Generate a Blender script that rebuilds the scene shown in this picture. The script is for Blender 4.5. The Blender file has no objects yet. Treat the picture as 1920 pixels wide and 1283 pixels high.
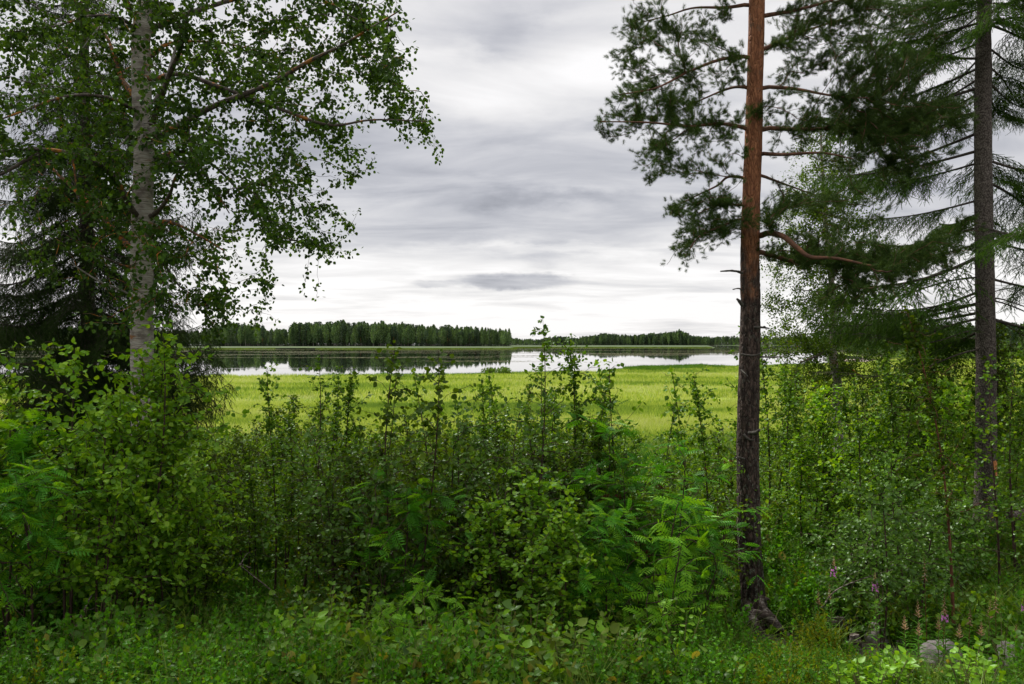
import bpy, math, random
import numpy as np
from mathutils import Vector, noise as mnoise

RNG = np.random.default_rng(11)
random.seed(11)
SC = bpy.context.scene
ROOT = SC.collection
EYE = 5.0          # eye height over the lake, metres
FPX = 1500.0       # focal length in pixels of the 1920 px wide photograph

# ------------------------------------------------------------------ camera
cam = bpy.data.cameras.new('camera')
cam.sensor_width = 36.0
cam.lens = 36.0 * FPX / 1920.0
cam.clip_start = 0.1
cam.clip_end = 9000.0
cam_o = bpy.data.objects.new('camera', cam)
cam_o.location = (0, 0, EYE)
cam_o.rotation_euler = (math.radians(90), 0, 0)
ROOT.objects.link(cam_o)
SC.camera = cam_o


# ------------------------------------------------------------------ node helpers
class NT:
    def __init__(self, tree):
        self.t = tree
        self.n = tree.nodes
        self.l = tree.links

    def node(self, typ, **kw):
        nd = self.n.new(typ)
        for k, v in kw.items():
            setattr(nd, k, v)
        return nd

    def set(self, sock, v):
        if isinstance(v, bpy.types.NodeSocket):
            self.l.new(v, sock)
        elif v is not None:
            if isinstance(v, (tuple, list)) and len(v) == 3 and sock.type == 'RGBA':
                v = (*v, 1)
            sock.default_value = v

    def math(self, op, a, b=None, c=None, clamp=False):
        nd = self.node('ShaderNodeMath', operation=op, use_clamp=clamp)
        self.set(nd.inputs[0], a)
        if b is not None:
            self.set(nd.inputs[1], b)
        if c is not None:
            self.set(nd.inputs[2], c)
        return nd.outputs[0]

    def comb(self, x, y, z):
        nd = self.node('ShaderNodeCombineXYZ')
        self.set(nd.inputs[0], x); self.set(nd.inputs[1], y); self.set(nd.inputs[2], z)
        return nd.outputs[0]

    def sep(self, v):
        nd = self.node('ShaderNodeSeparateXYZ')
        self.set(nd.inputs[0], v)
        return nd.outputs

    def mapping(self, v, scale=(1, 1, 1), loc=(0, 0, 0)):
        nd = self.node('ShaderNodeMapping')
        self.set(nd.inputs['Vector'], v)
        nd.inputs['Scale'].default_value = scale
        nd.inputs['Location'].default_value = loc
        return nd.outputs[0]

    def noise(self, v, scale, detail=4, rough=.5, dist=0, dim='3D'):
        nd = self.node('ShaderNodeTexNoise', noise_dimensions=dim)
        self.set(nd.inputs['Vector'], v)
        nd.inputs['Scale'].default_value = scale
        nd.inputs['Detail'].default_value = detail
        nd.inputs['Roughness'].default_value = rough
        nd.inputs['Distortion'].default_value = dist
        return nd.outputs[0]

    def voronoi(self, v, scale, feature='F1'):
        nd = self.node('ShaderNodeTexVoronoi', feature=feature)
        self.set(nd.inputs['Vector'], v)
        nd.inputs['Scale'].default_value = scale
        return nd.outputs[0]

    def ramp(self, f, stops, interp='LINEAR'):
        nd = self.node('ShaderNodeValToRGB')
        nd.color_ramp.interpolation = interp
        e = nd.color_ramp.elements
        while len(e) < len(stops):
            e.new(0.5)
        for i, (p, c) in enumerate(stops):
            e[i].position = p
            e[i].color = (c, c, c, 1) if isinstance(c, (int, float)) else (*c, 1)
        self.set(nd.inputs[0], f)
        return nd.outputs[0]

    def mix(self, f, a, b, mode='MIX'):
        nd = self.node('ShaderNodeMix', data_type='RGBA', blend_type=mode)
        self.set(nd.inputs[0], f)
        self.set(nd.inputs[6], a)
        self.set(nd.inputs[7], b)
        return nd.outputs[2]

    def smooth(self, x, lo, hi):
        nd = self.node('ShaderNodeMapRange', interpolation_type='SMOOTHSTEP')
        self.set(nd.inputs[0], x)
        nd.inputs[1].default_value = lo
        nd.inputs[2].default_value = hi
        return nd.outputs[0]

    def bump(self, h, strength=.5, dist=.02):
        nd = self.node('ShaderNodeBump')
        nd.inputs['Strength'].default_value = strength
        nd.inputs['Distance'].default_value = dist
        self.set(nd.inputs['Height'], h)
        return nd.outputs[0]


# ------------------------------------------------------------------ world: overcast sky
SUN_EL, SUN_AZ = math.radians(50), math.radians(-35)   # azimuth from +Y towards +X
world = bpy.data.worlds.new('World')
SC.world = world
world.use_nodes = True
w = NT(world.node_tree)
w.n.clear()
sky = w.node('ShaderNodeTexSky', sky_type='NISHITA', sun_disc=False)
sky.sun_elevation = SUN_EL
sky.sun_rotation = SUN_AZ
tc = w.node('ShaderNodeTexCoord')
gx, gy, gz = w.sep(tc.outputs['Generated'])
az = w.math('ARCTAN2', gx, gy)
hor = w.math('SQRT', w.math('ADD', w.math('MULTIPLY', gx, gx), w.math('MULTIPLY', gy, gy)))
el = w.math('ARCTAN2', gz, hor)
zc = w.math('MAXIMUM', gz, 0.0)
den = w.math('ADD', zc, 0.13)
cu = w.math('DIVIDE', gx, den)
cv = w.math('DIVIDE', gy, den)
cpos = w.comb(cu, cv, 0.0)
n_big = w.noise(w.mapping(cpos, (.5, .95, 1), (3.1, 1.7, 0)), 1.0, 6, .5, .5)
n_mid = w.noise(w.mapping(cpos, (1.5, 2.9, 1), (8.3, 4.1, 0)), 1.0, 7, .55, .6)
warp = w.noise(w.comb(w.math('MULTIPLY', az, 9.0), w.math('MULTIPLY', el, 22.0), 0.0), 1.0, 5, .6)
warp2 = w.noise(w.comb(w.math('MULTIPLY', az, 30.0), w.math('MULTIPLY', el, 60.0), 3.0), 1.0, 4, .6)
wav = w.math('SUBTRACT', warp, 0.5)
wav2 = w.math('SUBTRACT', warp2, 0.5)


def blob(px, py, sx, sy, amp, wa=.10, we=.05, wsoft=1.0, fine=0.0, flat=False):
    """a soft cloud centred at a compass direction (degrees are taken from the photograph)"""
    a0 = math.atan((px - 960) / FPX)
    e0 = math.atan((641.5 - py) / FPX * math.cos(a0))
    sa, se = sx / FPX, sy / FPX
    aa = w.math('ADD', az, w.math('MULTIPLY', wav, wa))
    ee = w.math('ADD', el, w.math('MULTIPLY', wav, we))
    if fine:
        aa = w.math('ADD', aa, w.math('MULTIPLY', wav2, fine))
        ee = w.math('ADD', ee, w.math('MULTIPLY', wav2, fine * .6))
    u = w.math('DIVIDE', w.math('SUBTRACT', aa, a0), sa)
    v = w.math('DIVIDE', w.math('SUBTRACT', ee, e0), se)
    r2 = w.math('ADD', w.math('MULTIPLY', u, u), w.math('MULTIPLY', v, v))
    if flat:
        g = w.smooth(r2, 1.6, 0.25)
        # MapRange with swapped limits: 1 inside, 0 outside
    else:
        g = w.math('POWER', 2.718, w.math('MULTIPLY', r2, -wsoft))
    return w.math('MULTIPLY', g, amp * 1.25)


eldeg = w.math('MULTIPLY', el, 180 / math.pi)
base = w.ramp(w.math('DIVIDE', eldeg, 90.0, clamp=True),
              [(0.0, .66), (.035, .65), (.062, .57), (.095, .42), (.13, .36), (.165, .43), (.20, .57), (.225, .58), (.26, .50), (.5, .52), (1.0, .52)])
br = w.math('ADD', base, w.math('MULTIPLY', w.math('SUBTRACT', n_big, 0.5), .42))
br = w.math('ADD', br, w.math('MULTIPLY', w.math('SUBTRACT', n_mid, 0.5), .46))
for args in [(950, 60, 120, 40, -.13), (930, 85, 60, 22, -.05), (1010, 165, 190, 50, .09), (1160, 130, 120, 40, .08), (900, 210, 90, 40, .08),
             (1010, 375, 210, 20, -.12), (1100, 370, 110, 14, -.06), (760, 335, 170, 30, -.08),
             (700, 440, 150, 30, -.04), (1080, 470, 200, 9, .08), (940, 460, 260, 6, .06),
             (850, 290, 150, 20, -.03)]:
    br = w.math('ADD', br, blob(*args))
sml = w.math('ADD', blob(962, 528, 112, 16, -.21, wa=.02, we=.012, fine=.022, flat=True),
             blob(812, 534, 42, 7, -.10, wa=.02, we=.008, fine=.02, flat=True))
br = w.math('ADD', br, sml)
# thin streaks low over the horizon
streak = w.noise(w.comb(w.math('MULTIPLY', az, 7.0), w.math('MULTIPLY', el, 90.0), 1.0), 1.0, 5, .6)
low = w.smooth(eldeg, 8.0, 1.0)
br = w.math('ADD', br, w.math('MULTIPLY', w.math('MULTIPLY', w.math('SUBTRACT', streak, .50), low), .50))
br = w.math('MAXIMUM', w.math('MINIMUM', br, 0.67), 0.20)
# grey parts are slightly blue, bright parts nearly neutral
tint = w.mix(w.smooth(br, .22, .62), (0.95, 0.97, 1.08), (1.0, 0.985, 0.985))
# an overcast sky brightens towards the zenith
zen = w.math('ADD', 1.0, w.math('MULTIPLY', w.smooth(eldeg, 24.0, 80.0), .7))
br = w.math('MULTIPLY', br, zen)
cl = w.mix(1.0, tint, br, 'MULTIPLY')
cl10 = w.mix(1.0, cl, (10.0, 10.0, 10.0), 'MULTIPLY')
col = w.mix(.965, sky.outputs[0], cl10)
bg = w.node('ShaderNodeBackground')
w.set(bg.inputs[0], col)
bg.inputs[1].default_value = 0.1
out = w.node('ShaderNodeOutputWorld')
w.l.new(bg.outputs[0], out.inputs[0])
world.cycles.sampling_method = 'MANUAL'
world.cycles.sample_map_resolution = 512

# ------------------------------------------------------------------ sun behind the cloud deck
sun = bpy.data.lights.new('sun', 'SUN')
sun.energy = 4.2
sun.angle = math.radians(13)
sun.color = (1.0, .965, .90)
sun_o = bpy.data.objects.new('sun', sun)
sd = Vector((math.sin(SUN_AZ) * math.cos(SUN_EL), math.cos(SUN_AZ) * math.cos(SUN_EL), math.sin(SUN_EL)))
sun_o.rotation_euler = sd.to_track_quat('Z', 'Y').to_euler()
sun_o.location = (0, 0, 60)
ROOT.objects.link(sun_o)

vs = SC.view_settings
vs.view_transform = 'Standard'
vs.look = 'None'
vs.gamma = 1
vs.exposure = 0.6
vs.use_curve_mapping = False
cy = SC.cycles
cy.max_bounces = 6
cy.diffuse_bounces = 4
cy.glossy_bounces = 3
cy.transmission_bounces = 4
cy.transparent_max_bounces = 4
cy.use_denoising = True


# ------------------------------------------------------------------ mesh building
class MB:
    def __init__(self):
        self.v = []
        self.f = []      # (faces array, material index)
        self.n = 0

    def add(self, verts, faces, mi=0):
        verts = np.asarray(verts, dtype=np.float32).reshape(-1, 3)
        if not isinstance(faces, list):
            faces = [faces]
        for fc in faces:
            fc = np.asarray(fc, dtype=np.int64)
            if fc.size:
                self.f.append((fc + self.n, mi))
        self.v.append(verts)
        self.n += len(verts)
        return self

    def mesh(self, name, mats, smooth=True):
        me = bpy.data.meshes.new(name)
        v = np.concatenate(self.v)
        me.vertices.add(len(v))
        me.vertices.foreach_set('co', v.ravel())
        flat = np.concatenate([f.ravel() for f, _ in self.f]).astype(np.int32)
        tot = np.concatenate([np.full(len(f), f.shape[1]) for f, _ in self.f])
        mi = np.concatenate([np.full(len(f), m) for f, m in self.f]).astype(np.int32)
        st = np.concatenate([[0], np.cumsum(tot)[:-1]]).astype(np.int32)
        me.loops.add(len(flat))
        me.loops.foreach_set('vertex_index', flat)
        me.polygons.add(len(tot))
        me.polygons.foreach_set('loop_start', st)
        me.polygons.foreach_set('material_index', mi)
        me.polygons.foreach_set('use_smooth', np.full(len(tot), bool(smooth)))
        for m in (mats if isinstance(mats, (list, tuple)) else [mats]):
            me.materials.append(m)
        me.update(calc_edges=True)
        return me

    def obj(self, name, mats, parent=None, smooth=True, **tags):
        return link(name, self.mesh(name, mats, smooth), parent, **tags)


def link(name, me, parent=None, loc=None, **tags):
    o = bpy.data.objects.new(name, me)
    ROOT.objects.link(o)
    if parent is not None:
        o.parent = parent
    if loc is not None:
        o.location = loc
    for k, v in tags.items():
        if v is not None:
            o[k] = v
    return o


def thing(name, label, cat, loc=(0, 0, 0), group=None, rz=0.0):
    o = link(name, None, loc=loc, label=label, category=cat, group=group)
    o.rotation_euler = (0, 0, rz)
    o.empty_display_size = .2
    return o


def copy_tree(root, loc, rz=0.0, scale=1.0, label=None, group=None, tilt=(0, 0)):
    """a copy of a thing, its parts and their sub-parts; meshes are shared"""
    r = root.copy()
    ROOT.objects.link(r)
    r.location = loc
    r.rotation_euler = (tilt[0], tilt[1], rz)
    r.scale = scale if isinstance(scale, (tuple, list)) else (scale,) * 3
    if label:
        r['label'] = label
    if group:
        r['group'] = group
    for ch in KIDS.get(root.name, []):
        c = ch.copy()
        ROOT.objects.link(c)
        c.parent = r
        for g in KIDS.get(ch.name, []):
            d = g.copy()
            ROOT.objects.link(d)
            d.parent = c
    return r


KIDS = {}


def part(parent, name, me, kind=None, label=None):
    o = link(name, me, parent, kind=kind, label=label)
    KIDS.setdefault(parent.name, []).append(o)
    return o


def norm(a):
    return a / np.maximum(np.linalg.norm(a, axis=-1, keepdims=True), 1e-9)


def vnoise(p, scale=1.0, seed=0.0):
    """cheap smooth noise in numpy, about -1..1"""
    p = np.asarray(p) * scale + seed
    x, y = p[..., 0], p[..., 1]
    z = p[..., 2] if p.shape[-1] > 2 else 0 * x
    r = 0
    for i, (a, b, c, d) in enumerate([(1, .7, .4, 0), (-.6, 1.3, .9, 1.7), (1.9, -1.1, 1.3, 3.1), (2.3, 2.9, -1.7, .6), (-4.1, 3.3, 3.7, 2.2), (6.1, -5.3, 4.9, 5.1)]):
        r = r + np.sin(a * x + b * y + c * z + d + 1.3 * np.sin(b * x - a * y + 2 * c * z)) / (1 + i * .8)
    return r / 2.2


# ------------------------------------------------------------------ terrain height
_D = [-30, 0, 4, 7, 9, 11, 13, 16, 20, 26, 32, 40, 120, 4000]
_Z = [6.0, 3.3, 2.65, 2.0, 1.5, 1.08, 1.03, 1.12, .9, .5, .28, .2, .14, .14]
_SX = [-400, -60, -10, 12, 35, 60, 80, 100, 150, 220, 300, 700]
_SY = [100, 108, 116, 128, 150, 168, 182, 215, 380, 560, 700, 1100]


def shore(x):
    return np.interp(x, _SX, _SY)


def ground(x, y):
    x = np.asarray(x, float); y = np.asarray(y, float)
    z = np.interp(y, _D, _Z)
    p = np.stack([x, y], -1)
    amp = np.interp(y, [0, 15, 34, 60], [.07, .08, .03, .02])
    z = z + amp * vnoise(p, .9) + amp * 1.3 * vnoise(p, .28, 4.0)
    z = z + np.where(x > 2, np.clip((x - 2) * .03, 0, .15) * np.interp(y, [8, 12, 25, 35], [0, 1, 1, 0]), 0)
    s = shore(x) + 1.5 * vnoise(p, .12, 2.0)
    t = np.clip((s - y) / 6.0, -1, 1)
    wet = np.where(t < 0, -.7 * np.minimum(1, -t * 2), 0)
    z = np.where(y > 80, np.where(t < 0, wet, z * np.clip(t * 3 + .1, 0, 1)), z)
    return z


def gz1(x, y):
    return float(ground(x, y))


def at(px, py, D):
    return np.array([(px - 960) / FPX * D, D, EYE - (py - 641.5) / FPX * D])


# ------------------------------------------------------------------ materials
def newmat(name):
    m = bpy.data.materials.new(name)
    m.use_nodes = True
    t = NT(m.node_tree)
    t.n.clear()
    o = t.node('ShaderNodeOutputMaterial')
    return m, t, o


def leaf_mat(name, stops, trans=.38, gloss=.07, rough=.42, objvar=.35, tcol=(1.7, 1.45, .5)):
    m, t, o = newmat(name)
    g = t.node('ShaderNodeNewGeometry')
    oi = t.node('ShaderNodeObjectInfo')
    n = len(stops)
    if 'leaf' in name or 'rowan_l' in name:
        stops = [(a * 1.06, b_ * 1.2, c_ * .36) for a, b_, c_ in stops]
    colr = t.ramp(g.outputs['Random Per Island'], [(i / max(1, n - 1), c) for i, c in enumerate(stops)])
    var = t.math('ADD', 1 - objvar / 2, t.math('MULTIPLY', oi.outputs['Random'], objvar))
    pn = t.noise(g.outputs['Position'], 1.1, 2)
    var = t.math('MULTIPLY', var, t.math('ADD', .72, t.math('MULTIPLY', pn, .56)))
    colr = t.mix(1.0, colr, t.comb(var, var, var), 'MULTIPLY')
    d = t.node('ShaderNodeBsdfDiffuse')
    t.set(d.inputs[0], colr)
    tr = t.node('ShaderNodeBsdfTranslucent')
    t.set(tr.inputs[0], t.mix(1.0, colr, tcol, 'MULTIPLY'))
    mx = t.node('ShaderNodeMixShader')
    mx.inputs[0].default_value = trans
    t.l.new(d.outputs[0], mx.inputs[1]); t.l.new(tr.outputs[0], mx.inputs[2])
    gl = t.node('ShaderNodeBsdfGlossy')
    gl.inputs['Color'].default_value = (.8, .9, .8, 1)
    gl.inputs['Roughness'].default_value = rough
    lw = t.node('ShaderNodeLayerWeight')
    lw.inputs[0].default_value = .5
    mx2 = t.node('ShaderNodeMixShader')
    fac = t.math('POWER', lw.outputs['Facing'], 3.0)
    t.set(mx2.inputs[0], t.math('MULTIPLY', t.math('ADD', .22, t.math('MULTIPLY', fac, .9)), gloss, clamp=True))
    t.l.new(mx.outputs[0], mx2.inputs[1]); t.l.new(gl.outputs[0], mx2.inputs[2])
    t.l.new(mx2.outputs[0], o.inputs[0])
    return m


def rough_mat(name, colour_fn, rough=.9, bump_fn=None, bs=.6, bd=.01):
    m, t, o = newmat(name)
    b = t.node('ShaderNodeBsdfPrincipled')
    g = t.node('ShaderNodeNewGeometry')
    tcn = t.node('ShaderNodeTexCoord')
    t.set(b.inputs['Base Color'], colour_fn(t, g, tcn))
    b.inputs['Roughness'].default_value = rough
    b.inputs['Specular IOR Level'].default_value = .25
    if bump_fn:
        t.l.new(t.bump(bump_fn(t, g, tcn), bs, bd), b.inputs['Normal'])
    t.l.new(b.outputs[0], o.inputs[0])
    return m


M = {}
M['aspen_leaf'] = leaf_mat('aspen_leaf', [(.020, .038, .024), (.028, .056, .026), (.038, .078, .028), (.056, .104, .032)], gloss=.05, trans=.3)
M['sapling_leaf'] = leaf_mat('sapling_leaf', [(.040, .085, .020), (.058, .122, .024), (.085, .165, .028), (.135, .215, .040)], gloss=.07)
M['grey_leaf'] = leaf_mat('grey_leaf', [(.050, .095, .045), (.066, .125, .055), (.085, .155, .065), (.105, .175, .080)], gloss=.10, rough=.34, tcol=(1.3, 1.3, .7))
M['dark_leaf'] = leaf_mat('dark_leaf', [(.024, .045, .010), (.040, .072, .014), (.062, .105, .018), (.09, .135, .022)], gloss=.05)
M['lime_leaf'] = leaf_mat('lime_leaf', [(.068, .150, .020), (.100, .205, .026), (.145, .260, .032), (.21, .32, .050)], gloss=.08)
M['rowan_leaf'] = leaf_mat('rowan_leaf', [(.030, .115, .024), (.042, .145, .026), (.060, .185, .028)], gloss=.05, objvar=.6)
M['rowan_lime'] = leaf_mat('rowan_lime', [(.075, .19, .025), (.11, .25, .030), (.16, .31, .036)], gloss=.05, objvar=.5)
M['pine_needle'] = leaf_mat('pine_needle', [(.026, .056, .016), (.042, .082, .020), (.062, .110, .022), (.090, .145, .024)], trans=.12, gloss=.04)
M['spruce_needle'] = leaf_mat('spruce_needle', [(.022, .044, .012), (.034, .064, .014), (.050, .088, .018)], trans=.1, gloss=.03)
M['spruce_mossy'] = leaf_mat('spruce_mossy', [(.030, .075, .014), (.055, .125, .016), (.10, .19, .020)], trans=.15, gloss=.03)
M['bilberry_leaf'] = leaf_mat('bilberry_leaf', [(.040, .120, .020), (.055, .155, .022), (.085, .195, .026)], gloss=.05, objvar=.5)
M['heath_leaf'] = leaf_mat('heath_leaf', [(.060, .110, .018), (.095, .150, .022), (.14, .175, .022), (.19, .150, .020)], gloss=.03, objvar=.5)
M['dull_leaf'] = leaf_mat('dull_leaf', [(.070, .130, .050), (.085, .150, .055), (.14, .17, .07), (.25, .18, .11)], gloss=.06)
M['grass_near'] = leaf_mat('grass_near', [(.075, .150, .022), (.11, .19, .026), (.17, .24, .040)], gloss=.03)
M['willowherb_leaf'] = leaf_mat('willowherb_leaf', [(.055, .150, .035), (.07, .18, .040)], gloss=.04)
M['fireweed_petal'] = leaf_mat('fireweed_petal', [(.62, .20, .58), (.78, .34, .72)], gloss=.02, tcol=(1, .8, 1))
M['seed_head'] = leaf_mat('seed_head', [(.22, .13, .09), (.32, .22, .15)], gloss=.01)
M['rowan_cluster'] = leaf_mat('rowan_cluster', [(.07, .025, .012), (.12, .04, .02)], trans=.05, gloss=.03)
M['reed'] = leaf_mat('reed', [(.08, .14, .025), (.12, .19, .035)], gloss=.02)
M['sedge_dark'] = leaf_mat('sedge_dark', [(.045, .12, .018), (.075, .17, .025)], gloss=.02)
M['lily_pad'] = leaf_mat('lily_pad', [(.07, .085, .035), (.13, .10, .065), (.10, .12, .05)], trans=.05, gloss=.05)
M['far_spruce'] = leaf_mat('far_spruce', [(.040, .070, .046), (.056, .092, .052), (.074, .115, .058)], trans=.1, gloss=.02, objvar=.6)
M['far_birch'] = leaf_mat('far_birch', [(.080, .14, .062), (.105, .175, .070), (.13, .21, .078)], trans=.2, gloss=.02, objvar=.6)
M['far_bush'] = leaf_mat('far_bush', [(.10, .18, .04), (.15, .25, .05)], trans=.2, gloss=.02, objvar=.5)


def meadow_mat():
    m, t, o = newmat('meadow_grass')
    g = t.node('ShaderNodeNewGeometry')
    oi = t.node('ShaderNodeObjectInfo')
    a = t.noise(t.mapping(g.outputs['Position'], (.03, .10, 0)), 1.0, 6, .62, .8)
    b = t.noise(t.mapping(g.outputs['Position'], (.16, .6, 0)), 1.0, 4, .6)
    f = t.math('ADD', t.math('MULTIPLY', a, .72), t.math('MULTIPLY', b, .28))
    f = t.math('ADD', f, t.math('MULTIPLY', t.math('SUBTRACT', g.outputs['Random Per Island'], .5), .14))
    f = t.math('ADD', t.math('MULTIPLY', t.math('SUBTRACT', f, .5), 2.1), .5)
    c = t.ramp(f, [(.30, (.13, .21, .030)), (.41, (.23, .33, .038)), (.50, (.34, .425, .048)), (.58, (.42, .48, .060)), (.70, (.46, .49, .17))])
    d = t.node('ShaderNodeBsdfDiffuse'); t.set(d.inputs[0], c)
    tr = t.node('ShaderNodeBsdfTranslucent'); t.set(tr.inputs[0], c)
    mx = t.node('ShaderNodeMixShader'); mx.inputs[0].default_value = .4
    t.l.new(d.outputs[0], mx.inputs[1]); t.l.new(tr.outputs[0], mx.inputs[2])
    t.l.new(mx.outputs[0], o.inputs[0])
    return m


M['meadow'] = meadow_mat()


def soil_col(t, g, tcn):
    x, y, z = t.sep(g.outputs['Position'])
    n = t.noise(g.outputs['Position'], 3.0, 6, .65)
    litter = t.ramp(n, [(.3, (.014, .012, .006)), (.5, (.026, .028, .010)), (.62, (.05, .040, .02)), (.75, (.04, .06, .014))])
    n2 = t.noise(t.mapping(g.outputs['Position'], (.03, .12, .1)), 1.0, 5, .6)
    mead = t.ramp(n2, [(.35, (.10, .17, .025)), (.55, (.20, .27, .035)), (.7, (.27, .31, .06))])
    c = t.mix(t.smooth(y, 24, 36), litter, mead)
    c = t.mix(t.smooth(z, -.02, -.15), c, (.02, .02, .012))
    return c


M['soil'] = rough_mat('forest_soil', soil_col, .95, lambda t, g, c: t.noise(g.outputs['Position'], 14, 6, .7), .8, .03)


def pine_col(t, g, tcn):
    x, y, z = t.sep(g.outputs['Position'])
    # plates: stretched cells
    pos = t.mapping(g.outputs['Position'], (1, 1, .28))
    wn = t.noise(g.outputs['Position'], 9, 3)
    wp = t.comb(*[t.math('ADD', s, t.math('MULTIPLY', wn, .05)) for s in t.sep(pos)])
    cells = t.voronoi(wp, 26)
    crack = t.smooth(t.voronoi(wp, 24, 'DISTANCE_TO_EDGE'), .0, .12)
    fine = t.noise(t.mapping(g.outputs['Position'], (1, 1, .35)), 70, 5, .7)
    grey = t.ramp(t.math('ADD', t.math('MULTIPLY', cells, .9), t.math('MULTIPLY', fine, .35)),
                  [(.10, (.15, .10, .078)), (.35, (.125, .085, .067)), (.60, (.08, .055, .045)), (.9, (.03, .020, .016))])
    grey = t.mix(t.math('MULTIPLY', t.math('SUBTRACT', 1.0, crack), .75), grey, (.018, .012, .010))
    lich = t.noise(t.mapping(g.outputs['Position'], (1, 1, .5)), 22, 6, .7, 1.0)
    lz = t.smooth(z, 4.2, 1.6)
    grey = t.mix(t.math('MULTIPLY', t.smooth(lich, .55, .61), t.math('ADD', .3, t.math('MULTIPLY', lz, .7))), grey, (.20, .22, .17))
    oran = t.ramp(t.math('ADD', t.math('MULTIPLY', cells, .55), t.math('MULTIPLY', fine, .5)),
                  [(.15, (.46, .215, .105)), (.4, (.38, .165, .078)), (.65, (.27, .11, .052)), (.9, (.14, .062, .036))])
    oran = t.mix(t.math('MULTIPLY', t.math('SUBTRACT', 1.0, crack), .45), oran, (.16, .06, .03))
    oran = t.mix(t.smooth(t.noise(g.outputs['Position'], 7, 5, .65), .55, .7), oran, (.20, .105, .06))
    edge = t.noise(t.mapping(g.outputs['Position'], (1, 1, .5)), 5, 5, .65)
    zz = t.math('ADD', z, t.math('MULTIPLY', t.math('SUBTRACT', edge, .5), 3.2))
    return t.mix(t.smooth(zz, 5.7, 6.7), grey, oran)


M['pine_bark'] = rough_mat('pine_bark', pine_col, .9,
                           lambda t, g, c: t.math('ADD', t.smooth(t.voronoi(t.mapping(g.outputs['Position'], (1, 1, .28)), 24, 'DISTANCE_TO_EDGE'), 0, .15),
                                                  t.noise(t.mapping(g.outputs['Position'], (1, 1, .35)), 55, 5, .7)), .9, .018)
M['pine_limb'] = rough_mat('pine_limb', lambda t, g, c: t.ramp(t.noise(g.outputs['Position'], 9, 5, .7),
                           [(.35, (.07, .042, .03)), (.55, (.15, .075, .045)), (.72, (.26, .11, .055))]), .9,
                           lambda t, g, c: t.noise(g.outputs['Position'], 60, 4), .7, .008)


def birch_col(t, g, tcn):
    x, y, z = t.sep(g.outputs['Position'])
    lent = t.noise(t.mapping(g.outputs['Position'], (5, 5, 75)), 1.0, 4, .65)
    body = t.ramp(lent, [(.30, (.10, .085, .065)), (.42, (.29, .26, .215)), (.52, (.41, .38, .325)), (.7, (.50, .47, .41))])
    lent2 = t.noise(t.mapping(g.outputs['Position'], (9, 9, 160)), 1.0, 3, .6)
    body = t.mix(t.smooth(lent2, .60, .70), body, (.07, .055, .05))
    big = t.noise(t.mapping(g.outputs['Position'], (1, 1, 1.6)), 5, 5, .6)
    body = t.mix(t.math('MULTIPLY', t.smooth(big, .42, .66), .8), body, (.12, .095, .08))
    lic = t.noise(t.mapping(g.outputs['Position'], (2.2, 2.2, 7.5), (3, 1, 9)), 1.0, 5, .62, .5)
    body = t.mix(t.smooth(lic, .60, .68), body, (.24, .115, .045))
    return body


M['birch_bark'] = rough_mat('birch_bark', birch_col, .85, lambda t, g, c: t.noise(t.mapping(g.outputs['Position'], (6, 6, 90)), 1.0, 4), .6, .012)


def limb_col(t, g, tcn):
    n = t.noise(g.outputs['Position'], 12, 5, .7)
    c = t.ramp(n, [(.35, (.045, .035, .028)), (.55, (.10, .08, .065)), (.72, (.17, .145, .12))])
    lic = t.noise(g.outputs['Position'], 3.1, 5, .65, .6)
    return t.mix(t.smooth(lic, .56, .63), c, (.36, .15, .03))


M['birch_limb'] = rough_mat('birch_limb', limb_col, .9, lambda t, g, c: t.noise(g.outputs['Position'], 50, 4), .6, .006)
M['lichen_limb'] = rough_mat('lichen_limb', lambda t, g, c: t.ramp(t.noise(g.outputs['Position'], 11, 5, .7, .6),
                             [(.40, (.06, .045, .035)), (.52, (.14, .08, .04)), (.60, (.46, .16, .02)), (.8, (.36, .12, .015))]), .95)
M['dead_twig'] = rough_mat('dead_twig', lambda t, g, c: t.ramp(t.noise(g.outputs['Position'], 15, 4),
                           [(.3, (.13, .12, .10)), (.7, (.32, .29, .26))]), .9)
M['twig_grey'] = rough_mat('twig_grey', lambda t, g, c: t.ramp(t.noise(g.outputs['Position'], 18, 4), [(.3, (.04, .034, .028)), (.7, (.11, .10, .085))]), .9)
M['spruce_bark'] = rough_mat('spruce_bark', lambda t, g, c: t.ramp(t.math('ADD', t.math('MULTIPLY', t.voronoi(t.mapping(g.outputs['Position'], (1, 1, .7)), 45), .6), t.math('MULTIPLY', t.noise(g.outputs['Position'], 8, 6, .75), .6)),
                             [(.28, (.23, .20, .175)), (.5, (.14, .118, .10)), (.75, (.05, .04, .034))]), .9,
                             lambda t, g, c: t.math('SUBTRACT', t.noise(g.outputs['Position'], 60, 4), t.voronoi(t.mapping(g.outputs['Position'], (1, 1, .7)), 45)), .9, .014)
M['spruce_limb'] = rough_mat('spruce_limb', lambda t, g, c: t.ramp(t.noise(g.outputs['Position'], 14, 4),
                             [(.35, (.035, .028, .022)), (.6, (.075, .062, .05)), (.78, (.13, .12, .10))]), .95)
M['stem_dark'] = rough_mat('stem_dark', lambda t, g, c: t.ramp(t.noise(g.outputs['Position'], 11, 4),
                           [(.3, (.022, .014, .011)), (.55, (.055, .030, .022)), (.75, (.10, .07, .055))]), .85)
M['stem_red'] = rough_mat('stem_red', lambda t, g, c: t.ramp(t.noise(g.outputs['Position'], 16, 4),
                          [(.3, (.07, .03, .018)), (.6, (.17, .065, .035)), (.8, (.26, .14, .09))]), .85)
M['stem_green'] = rough_mat('stem_green', lambda t, g, c: t.ramp(t.noise(g.outputs['Position'], 9, 3),
                            [(.3, (.10, .12, .04)), (.7, (.18, .14, .06))]), .85)


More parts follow.
